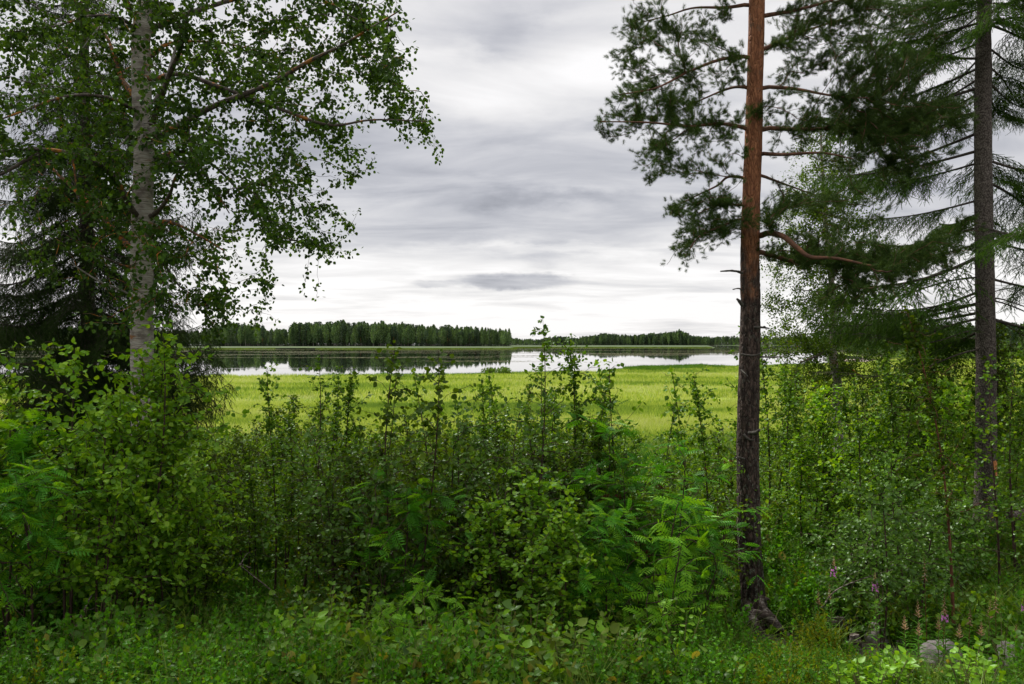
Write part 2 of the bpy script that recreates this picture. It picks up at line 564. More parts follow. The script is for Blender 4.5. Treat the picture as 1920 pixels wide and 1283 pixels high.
def oldwood(t, g, tcn):
    f = t.noise(t.mapping(tcn.outputs['Object'], (3, 22, 22)), 1.0, 6, .7, .8)
    c = t.ramp(f, [(.36, (.025, .018, .014)), (.48, (.075, .055, .045)), (.57, (.22, .185, .165)), (.70, (.46, .42, .385))])
    return c


M['old_wood'] = rough_mat('old_wood', oldwood, .9, lambda t, g, c: t.noise(t.mapping(c.outputs['Object'], (4, 30, 30)), 1.0, 5, .7), .9, .015)
M['scar'] = rough_mat('bark_scar', lambda t, g, c: t.ramp(t.noise(g.outputs['Position'], 20, 4), [(.3, (.40, .13, .04)), (.7, (.75, .33, .13))]), .8)
M['stone'] = rough_mat('stone', lambda t, g, c: t.mix(t.smooth(t.noise(c.outputs['Object'], 6, 5, .7), .56, .66),
                       t.ramp(t.noise(c.outputs['Object'], 11, 7, .75), [(.3, (.13, .11, .10)), (.5, (.30, .265, .25)), (.7, (.46, .42, .40))]), (.10, .13, .05)), .9,
                       lambda t, g, c: t.noise(c.outputs['Object'], 18, 7, .7), .9, .02)
M['mud'] = rough_mat('mud', lambda t, g, c: t.ramp(t.noise(g.outputs['Position'], .8, 5), [(.3, (.22, .17, .13)), (.7, (.36, .30, .25))]), .8)


def water_mat():
    m, t, o = newmat('lake_water')
    b = t.node('ShaderNodeBsdfPrincipled')
    g = t.node('ShaderNodeNewGeometry')
    b.inputs['Base Color'].default_value = (.010, .013, .010, 1)
    b.inputs['IOR'].default_value = 1.333
    pos = g.outputs['Position']
    # patches of breeze: slightly rougher, elongated along the shore
    a = t.noise(t.mapping(pos, (.010, .045, 0)), 1.0, 5, .6, .5)
    t.set(b.inputs['Roughness'], t.math('ADD', .012, t.math('MULTIPLY', t.smooth(a, .5, .75), .05)))
    n = t.noise(t.mapping(pos, (.5, 1.2, 0)), 1.0, 3, .6)
    t.l.new(t.bump(n, .03, .02), b.inputs['Normal'])
    t.l.new(b.outputs[0], o.inputs[0])
    return m


M['water'] = water_mat()


# ------------------------------------------------------------------ the ground sheet, lake, far shores
def sheet(xs, ys, zf):
    X, Y = np.meshgrid(xs, ys)
    Z = zf(X, Y)
    v = np.stack([X, Y, Z], -1).reshape(-1, 3)
    nx, ny = len(xs), len(ys)
    i = np.arange(ny - 1)[:, None] * nx + np.arange(nx - 1)[None, :]
    f = np.stack([i, i + 1, i + 1 + nx, i + nx], -1).reshape(-1, 4)
    return v, f


xs = np.unique(np.concatenate([np.linspace(-3000, -400, 14), np.linspace(-400, -40, 60), np.linspace(-40, -14, 53), np.linspace(-14, 14, 170), np.linspace(14, 40, 60), np.linspace(40, 420, 110), np.linspace(420, 3000, 14)]))
ys = np.unique(np.concatenate([np.linspace(-30, 2, 24), np.linspace(2, 34, 200), np.linspace(34, 100, 60), np.linspace(100, 230, 150), np.linspace(230, 1150, 180), np.linspace(1150, 4000, 12)]))
v, f = sheet(xs, ys, ground)
MB().add(v, f).obj('ground', M['soil'], kind='structure', label='dark forest soil sloping down to the yellow-green lake meadow')

v, f = sheet(np.linspace(-4000, 4000, 9), np.linspace(60, 7000, 9), lambda X, Y: 0 * X)
MB().add(v, f).obj('lake_water', M['water'], kind='structure', label='calm dark lake mirroring the forest and the bright sky')


def far_land(name, poly, label):
    """low land across the lake: a closed outline with a sloping bank and a raised top"""
    p = np.array(poly, float)
    c = p.mean(0)
    mb = MB()
    n = len(p)
    top = np.column_stack([c[0] + (p[:, 0] - c[0]) * .985, p[:, 1] + np.sign(c[1] - p[:, 1]) * 4, np.full(n, .6)])
    bot = np.column_stack([p, np.full(n, -.6)])
    idx = np.arange(n)
    mb.add(np.vstack([bot, top]), np.stack([idx, (idx + 1) % n, (idx + 1) % n + n, idx + n], -1))
    cen = np.array([[c[0], c[1], .9]])
    mb.add(np.vstack([top, cen]), np.stack([idx, (idx + 1) % n, np.full(n, n)], -1))
    return mb.obj(name, M['far_ground'], kind='structure', label=label)


M['far_ground'] = rough_mat('far_ground', lambda t, g, c: t.ramp(t.noise(g.outputs['Position'], .05, 5), [(.35, (.03, .05, .018)), (.65, (.06, .09, .025))]), .95)
shoreL = [(x, 572 + 6 * math.sin(x * .031) + 3 * math.sin(x * .11)) for x in np.linspace(-1100, -4, 70)]
far_land('far_shore', shoreL + [(2, 578), (4, 590), (12, 1060), (-1500, 1060), (-900, 500)], 'low wooded point across the lake')
shoreR = [(x, 700 + 7 * math.sin(x * .02 + 1) + 4 * math.sin(x * .07)) for x in np.linspace(-20, 168, 40)]
far_land('far_shore', shoreR + [(180, 704), (270, 1100), (300, 1290), (-60, 1300)], 'second wooded point farther across the lake')
shoreF = [(x, 1150 + 10 * math.sin(x * .01)) for x in np.linspace(60, 900, 30)]
far_land('far_shore', shoreF + [(900, 1600), (60, 1600)], 'farthest low forest shore of the lake')


# ------------------------------------------------------------------ geometry-node scatter (stuff only)
def scatter(name, label, sources, P, rot, scl, idx, parent=None):
    coll = bpy.data.collections.new(name + '_pieces')
    for i, (me, nm) in enumerate(sources):
        o = bpy.data.objects.new('%02d_%s' % (i, nm), me)
        coll.objects.link(o)
    me = bpy.data.meshes.new(name)
    me.vertices.add(len(P))
    me.vertices.foreach_set('co', np.asarray(P, np.float32).ravel())
    a = me.attributes.new('rot', 'FLOAT_VECTOR', 'POINT'); a.data.foreach_set('vector', np.asarray(rot, np.float32).ravel())
    a = me.attributes.new('scl', 'FLOAT_VECTOR', 'POINT'); a.data.foreach_set('vector', np.asarray(scl, np.float32).ravel())
    a = me.attributes.new('idx', 'INT', 'POINT'); a.data.foreach_set('value', np.asarray(idx, np.int32).ravel())
    o = link(name, me, parent, kind='stuff', label=label)
    g = bpy.data.node_groups.new(name + '_scatter', 'GeometryNodeTree')
    g.interface.new_socket('Geometry', in_out='INPUT', socket_type='NodeSocketGeometry')
    g.interface.new_socket('Geometry', in_out='OUTPUT', socket_type='NodeSocketGeometry')
    gi = g.nodes.new('NodeGroupInput'); go = g.nodes.new('NodeGroupOutput')
    iop = g.nodes.new('GeometryNodeInstanceOnPoints')
    ci = g.nodes.new('GeometryNodeCollectionInfo')
    ci.inputs['Collection'].default_value = coll
    ci.inputs['Separate Children'].default_value = True
    ci.inputs['Reset Children'].default_value = True
    L = g.links

    def attr(nm, typ):
        n = g.nodes.new('GeometryNodeInputNamedAttribute')
        n.data_type = typ
        n.inputs['Name'].default_value = nm
        return [s for s in n.outputs if s.enabled and s.name == 'Attribute'][0]
    L.new(gi.outputs[0], iop.inputs['Points'])
    L.new(ci.outputs[0], iop.inputs['Instance'])
    iop.inputs['Pick Instance'].default_value = True
    L.new(attr('idx', 'INT'), iop.inputs['Instance Index'])
    L.new(attr('rot', 'FLOAT_VECTOR'), iop.inputs['Rotation'])
    L.new(attr('scl', 'FLOAT_VECTOR'), iop.inputs['Scale'])
    L.new(iop.outputs[0], go.inputs[0])
    md = o.modifiers.new('scatter', 'NODES')
    md.node_group = g
    return o


# ------------------------------------------------------------------ leaf and blade templates (length 1 along +Y)
def T_leaf(wd=.42, fold=.10, pts=8, tipd=-.08):
    if pts == 4:
        v = [(0, 0, 0), (-wd, .42, 0), (0, 1, tipd), (wd, .42, 0), (0, .45, -fold)]
        f = [(0, 4, 1), (1, 4, 2), (0, 3, 4), (3, 2, 4)]
        return np.array(v, float), np.array(f)
    v = [(0, 0, 0), (-wd * .72, .17, .0), (-wd, .40, 0), (-wd * .66, .72, tipd * .4), (0, 1, tipd),
         (wd * .66, .72, tipd * .4), (wd, .40, 0), (wd * .72, .17, 0), (0, .36, -fold), (0, .70, -fold + tipd * .4)]
    f = [(0, 8, 1), (1, 8, 2), (2, 8, 9), (2, 9, 3), (3, 9, 4), (0, 7, 8), (7, 6, 8), (6, 9, 8), (6, 5, 9), (5, 4, 9)]
    return np.array(v, float), np.array(f)


def merge(ts):
    vs_, fs_, n = [], [], 0
    for v, f in ts:
        vs_.append(v); fs_.append(f + n); n += len(v)
    return np.vstack(vs_), np.vstack(fs_)


def xf(t, loc, yax, zax, s):
    v, f = t
    y = norm(np.array(yax, float)); x = norm(np.cross(y, np.array(zax, float))); z = np.cross(x, y)
    return (np.array(loc) + s * (v[:, :1] * x + v[:, 1:2] * y + v[:, 2:] * z), f)


def T_frond(pairs=6, lw=.16, ll=.36, droop=.35):
    ts = []
    leaf = T_leaf(lw / ll * .5, .05, 4)
    pth = [np.array([0, t, -droop * t * t]) for t in np.linspace(0, 1, pairs + 2)]
    for i in range(pairs):
        a = .16 + .78 * i / pairs
        p = np.array([0, a, -droop * a * a])
        s = ll * (.75 + .5 * math.sin(math.pi * (i + .8) / (pairs + .6)))
        for sg in (-1, 1):
            ts.append(xf(leaf, p, (sg * .95, .45, -.18 - droop * a * .5), (0, .1, 1), s))
    ts.append(xf(leaf, (0, .92, -droop * .85), (0, 1, -droop * 1.6), (0, .3, 1), ll))
    w_ = .012
    v = []
    for p in pth:
        v += [p + (-w_, 0, 0), p + (w_, 0, 0)]
    f = []
    for i in range(len(pth) - 1):
        f += [(2 * i, 2 * i + 1, 2 * i + 3), (2 * i, 2 * i + 3, 2 * i + 2)]
    ts.append((np.array(v), np.array(f)))
    return merge(ts)


def T_pine_tuft(n=60, L=.066, w_=.0036, shoot=.075):
    v, f = [], []
    for i in range(n):
        a = (i + .5) / n
        th = i * 2.4
        p = np.array([0, a * shoot, 0])
        sp = 1.35 - .8 * a + random.uniform(-.15, .15)
        d = np.array([math.cos(th) * sp, 1 - .35 * (1 - a), math.sin(th) * sp]); d /= np.linalg.norm(d)
        sd = np.cross(d, [random.gauss(0, 1), random.gauss(0, 1), random.gauss(0, 1)]); sd /= np.linalg.norm(sd)
        l = L * random.uniform(.75, 1.1)
        k = len(v)
        v += [p - sd * w_ * .5, p + sd * w_ * .5, p + d * l]
        f.append((k, k + 1, k + 2))
    k = len(v)
    v += [np.array([-.003, 0, 0]), np.array([.003, 0, 0]), np.array([0, shoot * 1.1, 0])]
    f.append((k, k + 1, k + 2))
    return np.array(v), np.array(f)


def T_spruce_twig(n=30, L=.021, w_=.0062, shoot=.15):
    v, f = [], []
    for i in range(n):
        a = i / n
        th = (i % 4) * math.pi / 2 + random.uniform(-.5, .5)
        p = np.array([0, a * shoot, 0])
        d = np.array([math.cos(th), .75, math.sin(th) * .8 + .15]); d /= np.linalg.norm(d)
        sd = np.array([-d[1], d[0], 0]); sd /= np.linalg.norm(sd)
        l = L * random.uniform(.8, 1.1) * (1 - .4 * a * a)
        k = len(v)
        v += [p - sd * w_ * .6, p + sd * w_ * .6, p + d * l]
        f.append((k, k + 1, k + 2))
    for ax in ((1, 0, 0), (0, 0, 1)):
        k = len(v)
        ax = np.array(ax) * .006
        v += [-ax, ax, np.array([0, shoot * 1.08, 0])]
        f.append((k, k + 1, k + 2))
    return np.array(v), np.array(f)


def place(mb, T, P, Y, N, S, mi=0):
    """place template T at points P: blade axis Y, face normal about N, scale S"""
    v, f = T
    if len(P) == 0:
        return mb
    Y = norm(Y)
    X = norm(np.cross(Y, N))
    Z = np.cross(X, Y)
    S = np.broadcast_to(np.asarray(S, float), (len(P),))[:, None, None]
    W = P[:, None, :] + S * (v[None, :, 0:1] * X[:, None, :] + v[None, :, 1:2] * Y[:, None, :] + v[None, :, 2:3] * Z[:, None, :])
    F = (f[None] + (np.arange(len(P)) * len(v))[:, None, None]).reshape(-1, f.shape[1])
    return mb.add(W.reshape(-1, 3), F, mi)


# ------------------------------------------------------------------ branch skeletons
class Skel:
    def __init__(self, cap=60000):
        self.P = np.zeros((cap, 3)); self.D = np.zeros((cap, 3)); self.par = np.full(cap, -1)
        self.ok = np.zeros(cap, bool)       # may other branches start here
        self.trunk = np.zeros(cap, bool)
        self.root = np.full(cap, -1)        # index of the limb that leaves the trunk
        self.rmin = np.zeros(cap)
        self.n = 0
        self.tips = []

    def path(self, parent, pts, ok=True, trunk=False, rmin=None, tip=False):
        prev = parent
        for i, p in enumerate(pts):
            k = self.n
            self.n += 1
            self.P[k] = p
            self.par[k] = prev
            if prev >= 0:
                d = self.P[k] - self.P[prev]
                self.D[k] = d / max(1e-6, np.linalg.norm(d))
            else:
                self.D[k] = (0, 0, 1)
            self.ok[k] = ok if isinstance(ok, bool) else ok[i]
            self.trunk[k] = trunk
            if not trunk:
                self.root[k] = k if (prev < 0 or self.trunk[prev]) else self.root[prev]
            if rmin is not None:
                self.rmin[k] = rmin[i] if hasattr(rmin, '__len__') else rmin
            prev = k
        if tip:
            self.tips.append(prev)
        return prev

    def grow(self, A, step=.12, wob=.02, pull=.45, lift=.0, sag=.0, angw=.7, maxd=1e9, upw=0.0):
        """join each attractor (nearest first) to the skeleton with a curved twig"""
        A = np.asarray(A, float)
        d0 = np.min(np.linalg.norm(A[:, None, :] - self.P[None, :self.n][:, self.ok[:self.n]], axis=-1), axis=1)
        for ai in np.argsort(d0):
            a = A[ai]
            d = a - self.P[:self.n]
            dist = np.linalg.norm(d, axis=1) + 1e-6
            cs = (d * self.D[:self.n]).sum(1) / dist
            up = -d[:, 2] / dist
            cost = dist * (1 + angw * (1 - cs) + upw * np.maximum(up, 0))
            cost[self.trunk[:self.n]] *= 1.15
            cost[~self.ok[:self.n]] = 1e9
            b = int(np.argmin(cost))
            if dist[b] > maxd or dist[b] < step * .6:
                continue
            p0, d0_ = self.P[b], self.D[b]
            L = dist[b]
            dn = d[b] / L
            t0 = dn * .7 + d0_ * (.55 if not self.trunk[b] else .25) + np.array([0, 0, lift])
            t0 /= np.linalg.norm(t0)
            p1 = p0 + t0 * L * pull
            p2 = a - norm(dn + np.array([0, 0, -sag])) * L * .3
            n = max(2, int(math.ceil(L / step)))
            ts = np.linspace(0, 1, n + 1)[1:, None]
            pts = (1 - ts) ** 3 * p0 + 3 * (1 - ts) ** 2 * ts * p1 + 3 * (1 - ts) * ts ** 2 * p2 + ts ** 3 * a
            pts = pts + RNG.normal(0, wob, pts.shape) * min(1, L)
            self.path(b, pts, tip=True)

    def radii(self, r0=.0025, p=.5):
        n = self.n
        wt = np.zeros(n)
        haskid = np.zeros(n, bool)
        haskid[self.par[:n][self.par[:n] >= 0]] = True
        wt[~haskid] = 1
        for k in range(n - 1, 0, -1):
            if self.par[k] >= 0:
                wt[self.par[k]] += wt[k]
        # slight lengthwise taper inside one twig
        dd = np.zeros(n)
        for k in range(n - 1, 0, -1):
            q = self.par[k]
            if q >= 0:
                dd[q] = max(dd[q], dd[k] + 1)
        self.R = np.maximum(r0 * (wt + dd * .12) ** p, self.rmin[:n])
        return self.R

    def tubes(self, mb, sel=None, k=5, mi=0, rclip=0.0):
        n = self.n
        R = self.R
        par = self.par[:n]
        idx = np.arange(n)
        m = (par >= 0) & ~self.trunk[:n]
        if sel is not None:
            m &= sel
        # main continuation child of every node
        best = np.full(n, -1)
        order = np.argsort(R)
        for c in order:
            if par[c] >= 0:
                best[par[c]] = c
        cont = np.zeros(n, bool)
        q = par[m]
        c = idx[m]
        iscont = (best[q] == c) & ~self.trunk[q] & (R[q] < R[c] * 1.6)
        # end ring direction = own direction, start ring = parent's ring (same frame) when continuing
        D1 = self.D[c]
        D0 = np.where(iscont[:, None], self.D[q], self.D[c])
        R1 = R[c]
        R0 = np.where(iscont, R[q], np.minimum(R[q], R[c] * 1.15))
        ref = np.array([.31, .87, .38])

        def ring(P, D, r):
            X = norm(np.cross(D, ref)); Y = np.cross(D, X)
            a = np.arange(k) * 2 * math.pi / k
            return P[:, None, :] + r[:, None, None] * (np.cos(a)[None, :, None] * X[:, None, :] + np.sin(a)[None, :, None] * Y[:, None, :])
        V = np.concatenate([ring(self.P[q], D0, R0), ring(self.P[c], D1, R1)], 1)
        j = np.arange(k)
        F = np.stack([j, (j + 1) % k, (j + 1) % k + k, j + k], -1)
        F = (F[None] + (np.arange(len(c)) * 2 * k)[:, None, None]).reshape(-1, 4)
        if len(c):
            mb.add(V.reshape(-1, 3), F, mi)
        return mb

    def leaf_sites(self, per, back, spread, tips=None, sel=None):
        """points near the twig ends, with the twig direction"""
        P, D, T = [], [], []
        for t in (self.tips if tips is None else tips):
            if sel is not None and not sel[t]:
                continue
            chain = [t]
            L = 0
            while L < back and self.par[chain[-1]] >= 0 and not self.trunk[self.par[chain[-1]]]:
                q = self.par[chain[-1]]
                L += np.linalg.norm(self.P[q] - self.P[chain[-1]])
                chain.append(q)
            if len(chain) < 2:
                continue
            ch = self.P[chain]
            m = max(1, int(round(per * RNG.uniform(.7, 1.3) * min(1.0, L / back + .3))))
            u = RNG.random(m) ** 1.2 * (len(chain) - 1)
            u[0] = 0
            i = np.minimum(u.astype(int), len(chain) - 2)
            fr = (u - i)[:, None]
            P.append(ch[i] * (1 - fr) + ch[i + 1] * fr)
            D.append(self.D[np.array(chain)[i]])
        if not P:
            return np.zeros((0, 3)), np.zeros((0, 3))
        return np.vstack(P), np.vstack(D)


def tube(mb, pts, rad, k=8, mi=0, bumpy=0.0, seed=0.0, cap=False, ridge=None):
    """one smooth tapering tube along a polyline"""
    pts = np.asarray(pts, float)
    n = len(pts)
    rad = np.broadcast_to(np.asarray(rad, float), (n,))
    T = np.gradient(pts, axis=0)
    T = norm(T)
    ref = np.array([.3, 1, .1]) if abs(T[:, 1]).mean() < .8 else np.array([1, .1, .2])
    X = norm(np.cross(T, ref)); Y = np.cross(T, X)
    a = np.arange(k) * 2 * math.pi / k
    ring = np.cos(a)[None, :, None] * X[:, None, :] + np.sin(a)[None, :, None] * Y[:, None, :]
    r = rad[:, None, None] * np.ones((n, k, 1))
    V = pts[:, None, :] + ring * r
    if ridge is not None:
        V = pts[:, None, :] + ring * (r + ridge(V, a, rad))
    elif bumpy:
        V = V + ring * (vnoise(V, 1.0 / max(1e-3, rad.mean() * 2), seed)[..., None] * bumpy * r)
    i = np.arange(n - 1)[:, None] * k
    j = np.arange(k)[None, :]
    F = np.stack([i + j, i + (j + 1) % k, i + k + (j + 1) % k, i + k + j], -1).reshape(-1, 4)
    mb.add(V.reshape(-1, 3), F, mi)
    if cap:
        for e in (0, n - 1):
            ring_i = np.arange(k)
            mb.add(np.vstack([V[e], pts[e] + T[e] * rad[e] * (.3 if e else -.3)]), np.stack([ring_i, (ring_i + 1) % k, np.full(k, k)], -1), mi)
    return mb


def spline(pts, n):
    pts = np.asarray(pts, float)
    m = len(pts)
    ext = np.vstack([2 * pts[0] - pts[1], pts, 2 * pts[-1] - pts[-2]])
    out_ = []
    for u in np.linspace(0, m - 1, n):
        i = min(int(u), m - 2)
        t = u - i
        p0, p1, p2, p3 = ext[i:i + 4]
        out_.append(.5 * ((2 * p1) + (-p0 + p2) * t + (2 * p0 - 5 * p1 + 4 * p2 - p3) * t * t + (-p0 + 3 * p1 - 3 * p2 + p3) * t ** 3))
    return np.array(out_)


def leaves_at(mb, P, D, T, size, droop=.3, out=.6, rnd=.8, tilt=.55, petiole=.03, mi=0, szvar=.25):
    n = len(P)
    if n == 0:
        return
    y = norm(D * out + RNG.normal(0, rnd, (n, 3)) + np.array([0, 0, -droop]))
    nn = norm(RNG.normal(0, tilt, (n, 3)) + np.array([0, 0, 1]))
    s = size * RNG.uniform(1 - szvar, 1 + szvar, n)
    place(mb, T, P + y * petiole, y, nn, s, mi)


def blobs(defs, D, dep, extra=1.0):
    """points inside ellipsoids given as (x px, y px, rx px, ry px, count[, depth offset]) at a distance of about D"""
    out_ = []
    for b in defs:
        cx, cy_, rx, ry, n = b[:5]
        off = b[5] if len(b) > 5 else 0
        u = RNG.normal(0, 1, (int(n * extra), 3)); u = norm(u) * RNG.random((len(u), 1)) ** .4
        dz = off + u[:, 1] * dep
        c = at(cx, cy_, D)
        out_.append(np.stack([c[0] + u[:, 0] * rx / FPX * D, D + dz, c[2] + u[:, 2] * ry / FPX * D], -1))
    return np.vstack(out_)


# ------------------------------------------------------------------ templates
LEAF8 = T_leaf()
LEAF4 = T_leaf(pts=4)
ROUND8 = T_leaf(wd=.50, fold=.08, tipd=-.05)
ROUND4 = T_leaf(wd=.50, fold=.10, pts=4)
NARROW4 = T_leaf(wd=.24, fold=.06, pts=4)
LANCE4 = T_leaf(wd=.11, fold=.03, pts=4, tipd=-.25)
PINE_TUFTS = [T_pine_tuft() for _ in range(3)]
SPRUCE_TWIGS = [T_spruce_twig() for _ in range(3)]


def limb_parts(root, sk, wood_mat, leaf_fn, kname='branch', min_len=0.0, thick_mat=None, k=5):
    """every limb that leaves the trunk is a branch part; its leaves or needles are a sub-part"""
    n = sk.n
    roots = [r for r in np.unique(sk.root[:n]) if r >= 0]
    small_w, small_l = None, None
    for r in roots:
        sel = sk.root[:n] == r
        mb = MB()
        sk.tubes(mb, sel, k=k)
        if not mb.v:
            continue
        b = part(root, kname, mb.mesh(kname, thick_mat.get(r, wood_mat) if thick_mat else wood_mat))
        lm = MB()
        mats = leaf_fn(lm, sk, sel)
        if lm.v:
            part(b, 'needles' if 'needle' in mats.name else 'leaves', lm.mesh('foliage', mats, smooth=False), kind='stuff')


def trunk_mesh(pts, rad, mat, k, ridge):
    mb = MB()
    tube(mb, pts, rad, k=k, ridge=ridge, cap=True)
    return mb.mesh('trunk', mat)


def to_path(pxs, D, n, ground_first=False):
    pts = [at(p[0], p[1], D + (p[2] if len(p) > 2 else 0)) for p in pxs]
    return spline(pts, n)


# ------------------------------------------------------------------ the pine
PD = 11.0
pine = thing('pine_tree', 'tall pine with straight orange upper trunk and dark scaly foot standing beside the weathered root', 'pine tree',
             (at(1418, 1165, PD)[0], PD, gz1(at(1418, 1165, PD)[0], PD) - .05))
px0 = pine.location.copy()
tp = [(1424, 1215), (1418, 1165), (1410, 1080), (1405, 980), (1402, 850), (1404, 720), (1407, 600), (1406, 500), (1408, 400), (1413, 250), (1417, 100), (1419, 0), (1422, -200), (1425, -420), (1428, -620)]
ppts = to_path(tp, PD, 420)
pr = np.interp(ppts[:, 2], [.9, 1.15, 1.5, 2.2, 3.5, 5.0, 6.5, 9.7, 12, 14.3], [.25, .185, .158, .153, .152, .138, .126, .104, .08, .03])


def pine_ridge(V, a, rad):
    q = V * np.array([26, 26, 7.5])
    r = vnoise(q, 1.0, 3) * .6 + vnoise(q, 2.1, 7) * .4
    low = np.clip((5.8 - V[..., 2:3]) / 1.2, .12, 1)
    foot = np.clip((1.9 - V[..., 2:3]) / .9, 0, 1)
    fur = np.exp(-(vnoise(V * np.array([30, 30, 6.5]), 1.0, 11) / .16) ** 2)
    return r[..., None] * .0065 * low - fur[..., None] * .009 * low + foot * .022 * np.cos(3 * a[None, :, None] + 1.0) + vnoise(V, 3.0, 1)[..., None] * .006


part(pine, 'trunk', trunk_mesh(ppts - np.array(px0), pr, M['pine_bark'], 72, pine_ridge))
sk = Skel()
tsk = ppts[ppts[:, 2] > 5.6][::3]
sk.path(-1, tsk, trunk=True, ok=True)


def near_trunk(sk, z):
    m = np.where(sk.trunk[:sk.n])[0]
    return int(m[np.argmin(abs(sk.P[m, 2] - z))])


def limb(sk, pxs, D, r_px, n=14, tip=True, ok=True):
    """a limb drawn through photograph positions at real distances; widths in photo pixels"""
    pts = to_path(pxs, D, n + 1)
    b = near_trunk(sk, pts[0][2])
    rr = np.interp(np.linspace(0, 1, n), np.linspace(0, 1, len(r_px)), np.array(r_px) / FPX * D)
    st = sk.n
    okk = [False] * 2 + [True] * (n - 2) if ok else False
    if ok:
        okk = okk[:n]
    e = sk.path(b, pts[1:], rmin=rr, tip=tip, ok=okk)
    return st


for pxs, rp in [([(1402, 8, 0), (1360, 14, .2), (1300, 15, .5), (1250, 30, .7), (1190, 45, .8)], [4, 2, 1]),
                ([(1402, 105, 0), (1350, 112, -.2), (1290, 135, -.5), (1230, 165, -.8), (1160, 178, -1)], [4, 2.2, 1]),
                ([(1400, 163, 0), (1370, 165, .3), (1320, 185, .7), (1260, 215, 1.0)], [3.5, 2, 1]),
                ([(1400, 240, 0), (1350, 232, -.2), (1290, 237, -.4), (1220, 230, -.7), (1125, 228, -.9)], [4, 2.4, 1]),
                ([(1396, 333, 0), (1365, 332, .1), (1345, 348, .3), (1310, 365, .5), (1270, 385, .6)], [3, 2, 1]),
                ([(1390, 385, 0), (1350, 384, -.3), (1310, 400, -.5)], [2.5, 1]),
                ([(1388, 410, 0), (1350, 425, -.4), (1310, 445, -.6), (1285, 480, -.7)], [2.6, 1]),
                ([(1434, 30, 0), (1480, 22, -.3), (1530, 10, -.6), (1590, -10, -.9)], [4.5, 3, 1.5]),
                ([(1434, 92, 0), (1470, 75, .4), (1520, 55, .8), (1600, 30, 1.2)], [4.5, 3, 1.5]),
                ([(1434, 163, 0), (1490, 167, -.2), (1550, 178, -.5), (1600, 184, -.7)], [4, 2.6, .8]),
                ([(1434, 240, 0), (1500, 243, .2), (1580, 240, .5), (1640, 238, .7)], [4.5, 3, .9]),
                ([(1426, 288, 0), (1470, 290, -.5), (1540, 287, -.9), (1600, 298, -1.1)], [4, 2.6, .8]),
                ([(1424, 443, 0), (1442, 437, -.3), (1468, 443, -.6), (1495, 465, -.8), (1520, 482, -.9), (1570, 485, -1), (1640, 500, -1.1)], [6, 5.5, 5, 4, 3, 1.5]),
                ([(1424, 472, 0), (1460, 483, .2), (1500, 492, .3), (1580, 490, .5), (1680, 480, .6), (1760, 470, .6)], [5, 4, 3, 1.4]),
                ([(1430, 330, 0), (1470, 345, .7), (1540, 370, 1.1)], [3, 1]),
                ([(1418, -60, 0), (1340, -80, .5), (1240, -60, .9)], [4, 2, 1]),
                ([(1418, -90, 0), (1520, -110, -.5), (1620, -90, -.9)], [4, 2, 1]),
                ([(1420, -200, 0), (1340, -240, -.7), (1260, -230, -1.2)], [4, 2, 1]),
                ([(1420, -220, 0), (1520, -260, .7), (1600, -250, 1.2)], [4, 2, 1])]:
    limb(sk, pxs, PD, rp, n=max(12, int(len(pxs) * 5)))
NL = len(sk.tips)
pine_blobs = [(1200, 40, 50, 30, 26), (1260, 70, 60, 40, 26), (1330, 55, 50, 45, 22), (1180, 105, 48, 28, 22), (1235, 148, 58, 28, 26), (1190, 160, 40, 14, 12), (1300, 170, 60, 36, 24),
              (1362, 140, 36, 46, 14), (1165, 222, 52, 20, 30), (1225, 215, 60, 30, 34), (1285, 222, 60, 30, 26), (1352, 245, 44, 30, 16), (1250, 275, 55, 24, 26), (1228, 318, 42, 20, 18),
              (1310, 305, 60, 30, 22), (1368, 292, 26, 30, 8), (1290, 388, 45, 22, 26), (1350, 382, 42, 34, 22), (1285, 440, 26, 26, 16), (1322, 428, 44, 26, 22), (1278, 488, 20, 14, 9), (1352, 440, 34, 34, 14),
              (1400, 425, 32, 18, 14, -.4), (1440, 215, 40, 14, 12, -.5), (1416, 398, 26, 10, 6, -.4),
              (1500, 55, 56, 46, 30), (1560, 30, 80, 40, 40), (1640, 50, 80, 50, 40), (1500, 125, 46, 36, 16), (1580, 130, 70, 40, 34), (1655, 160, 86, 46, 56), (1570, 215, 76, 30, 34),
              (1660, 240, 96, 34, 56), (1750, 222, 84, 30, 44), (1640, 290, 80, 26, 40), (1720, 312, 66, 26, 30), (1500, 262, 50, 20, 10), (1540, 370, 60, 26, 18), (1470, 392, 44, 30, 16),
              (1560, 480, 84, 32, 60), (1645, 500, 96, 40, 90), (1725, 480, 80, 34, 66), (1790, 432, 36, 16, 12), (1600, 552, 80, 30, 36), (1530, 440, 40, 20, 12), (1460, 470, 40, 22, 10),
              (1300, -60, 110, 50, 60), (1540, -80, 130, 60, 70), (1300, -230, 110, 70, 50), (1540, -250, 110, 70, 50), (1424, -420, 130, 110, 70), (1426, -590, 80, 90, 30)]
A = blobs([(b[0], b[1], b[2], b[3], b[4] * (1.4 if b[0] > 1440 else 1.1), *b[5:]) for b in pine_blobs] + [(1620, 215, 110, 40, 40), (1700, 110, 60, 50, 30), (1610, 400, 60, 30, 16), (1480, 215, 40, 30, 10)], PD, 1.0)
sk.grow(A, step=.09, wob=.012, pull=.4, lift=.08, sag=-.25, angw=.9)
sk.radii(.0026, .43)


def pine_leaves(lm, sk, sel):
    P, D = sk.leaf_sites(9.5, .40, 0, sel=sel)
    if len(P):
        n = len(P)
        y = norm(D * .9 + RNG.normal(0, .42, (n, 3)) + np.array([0, 0, .38]))
        N = RNG.normal(0, 1, (n, 3))
        s = RNG.uniform(.62, .98, n)
        P = P + RNG.normal(0, .035, P.shape)
        for i in range(3):
            q = np.arange(n) % 3 == i
            place(lm, PINE_TUFTS[i], P[q], y[q], N[q], s[q])
    return M['pine_needle']


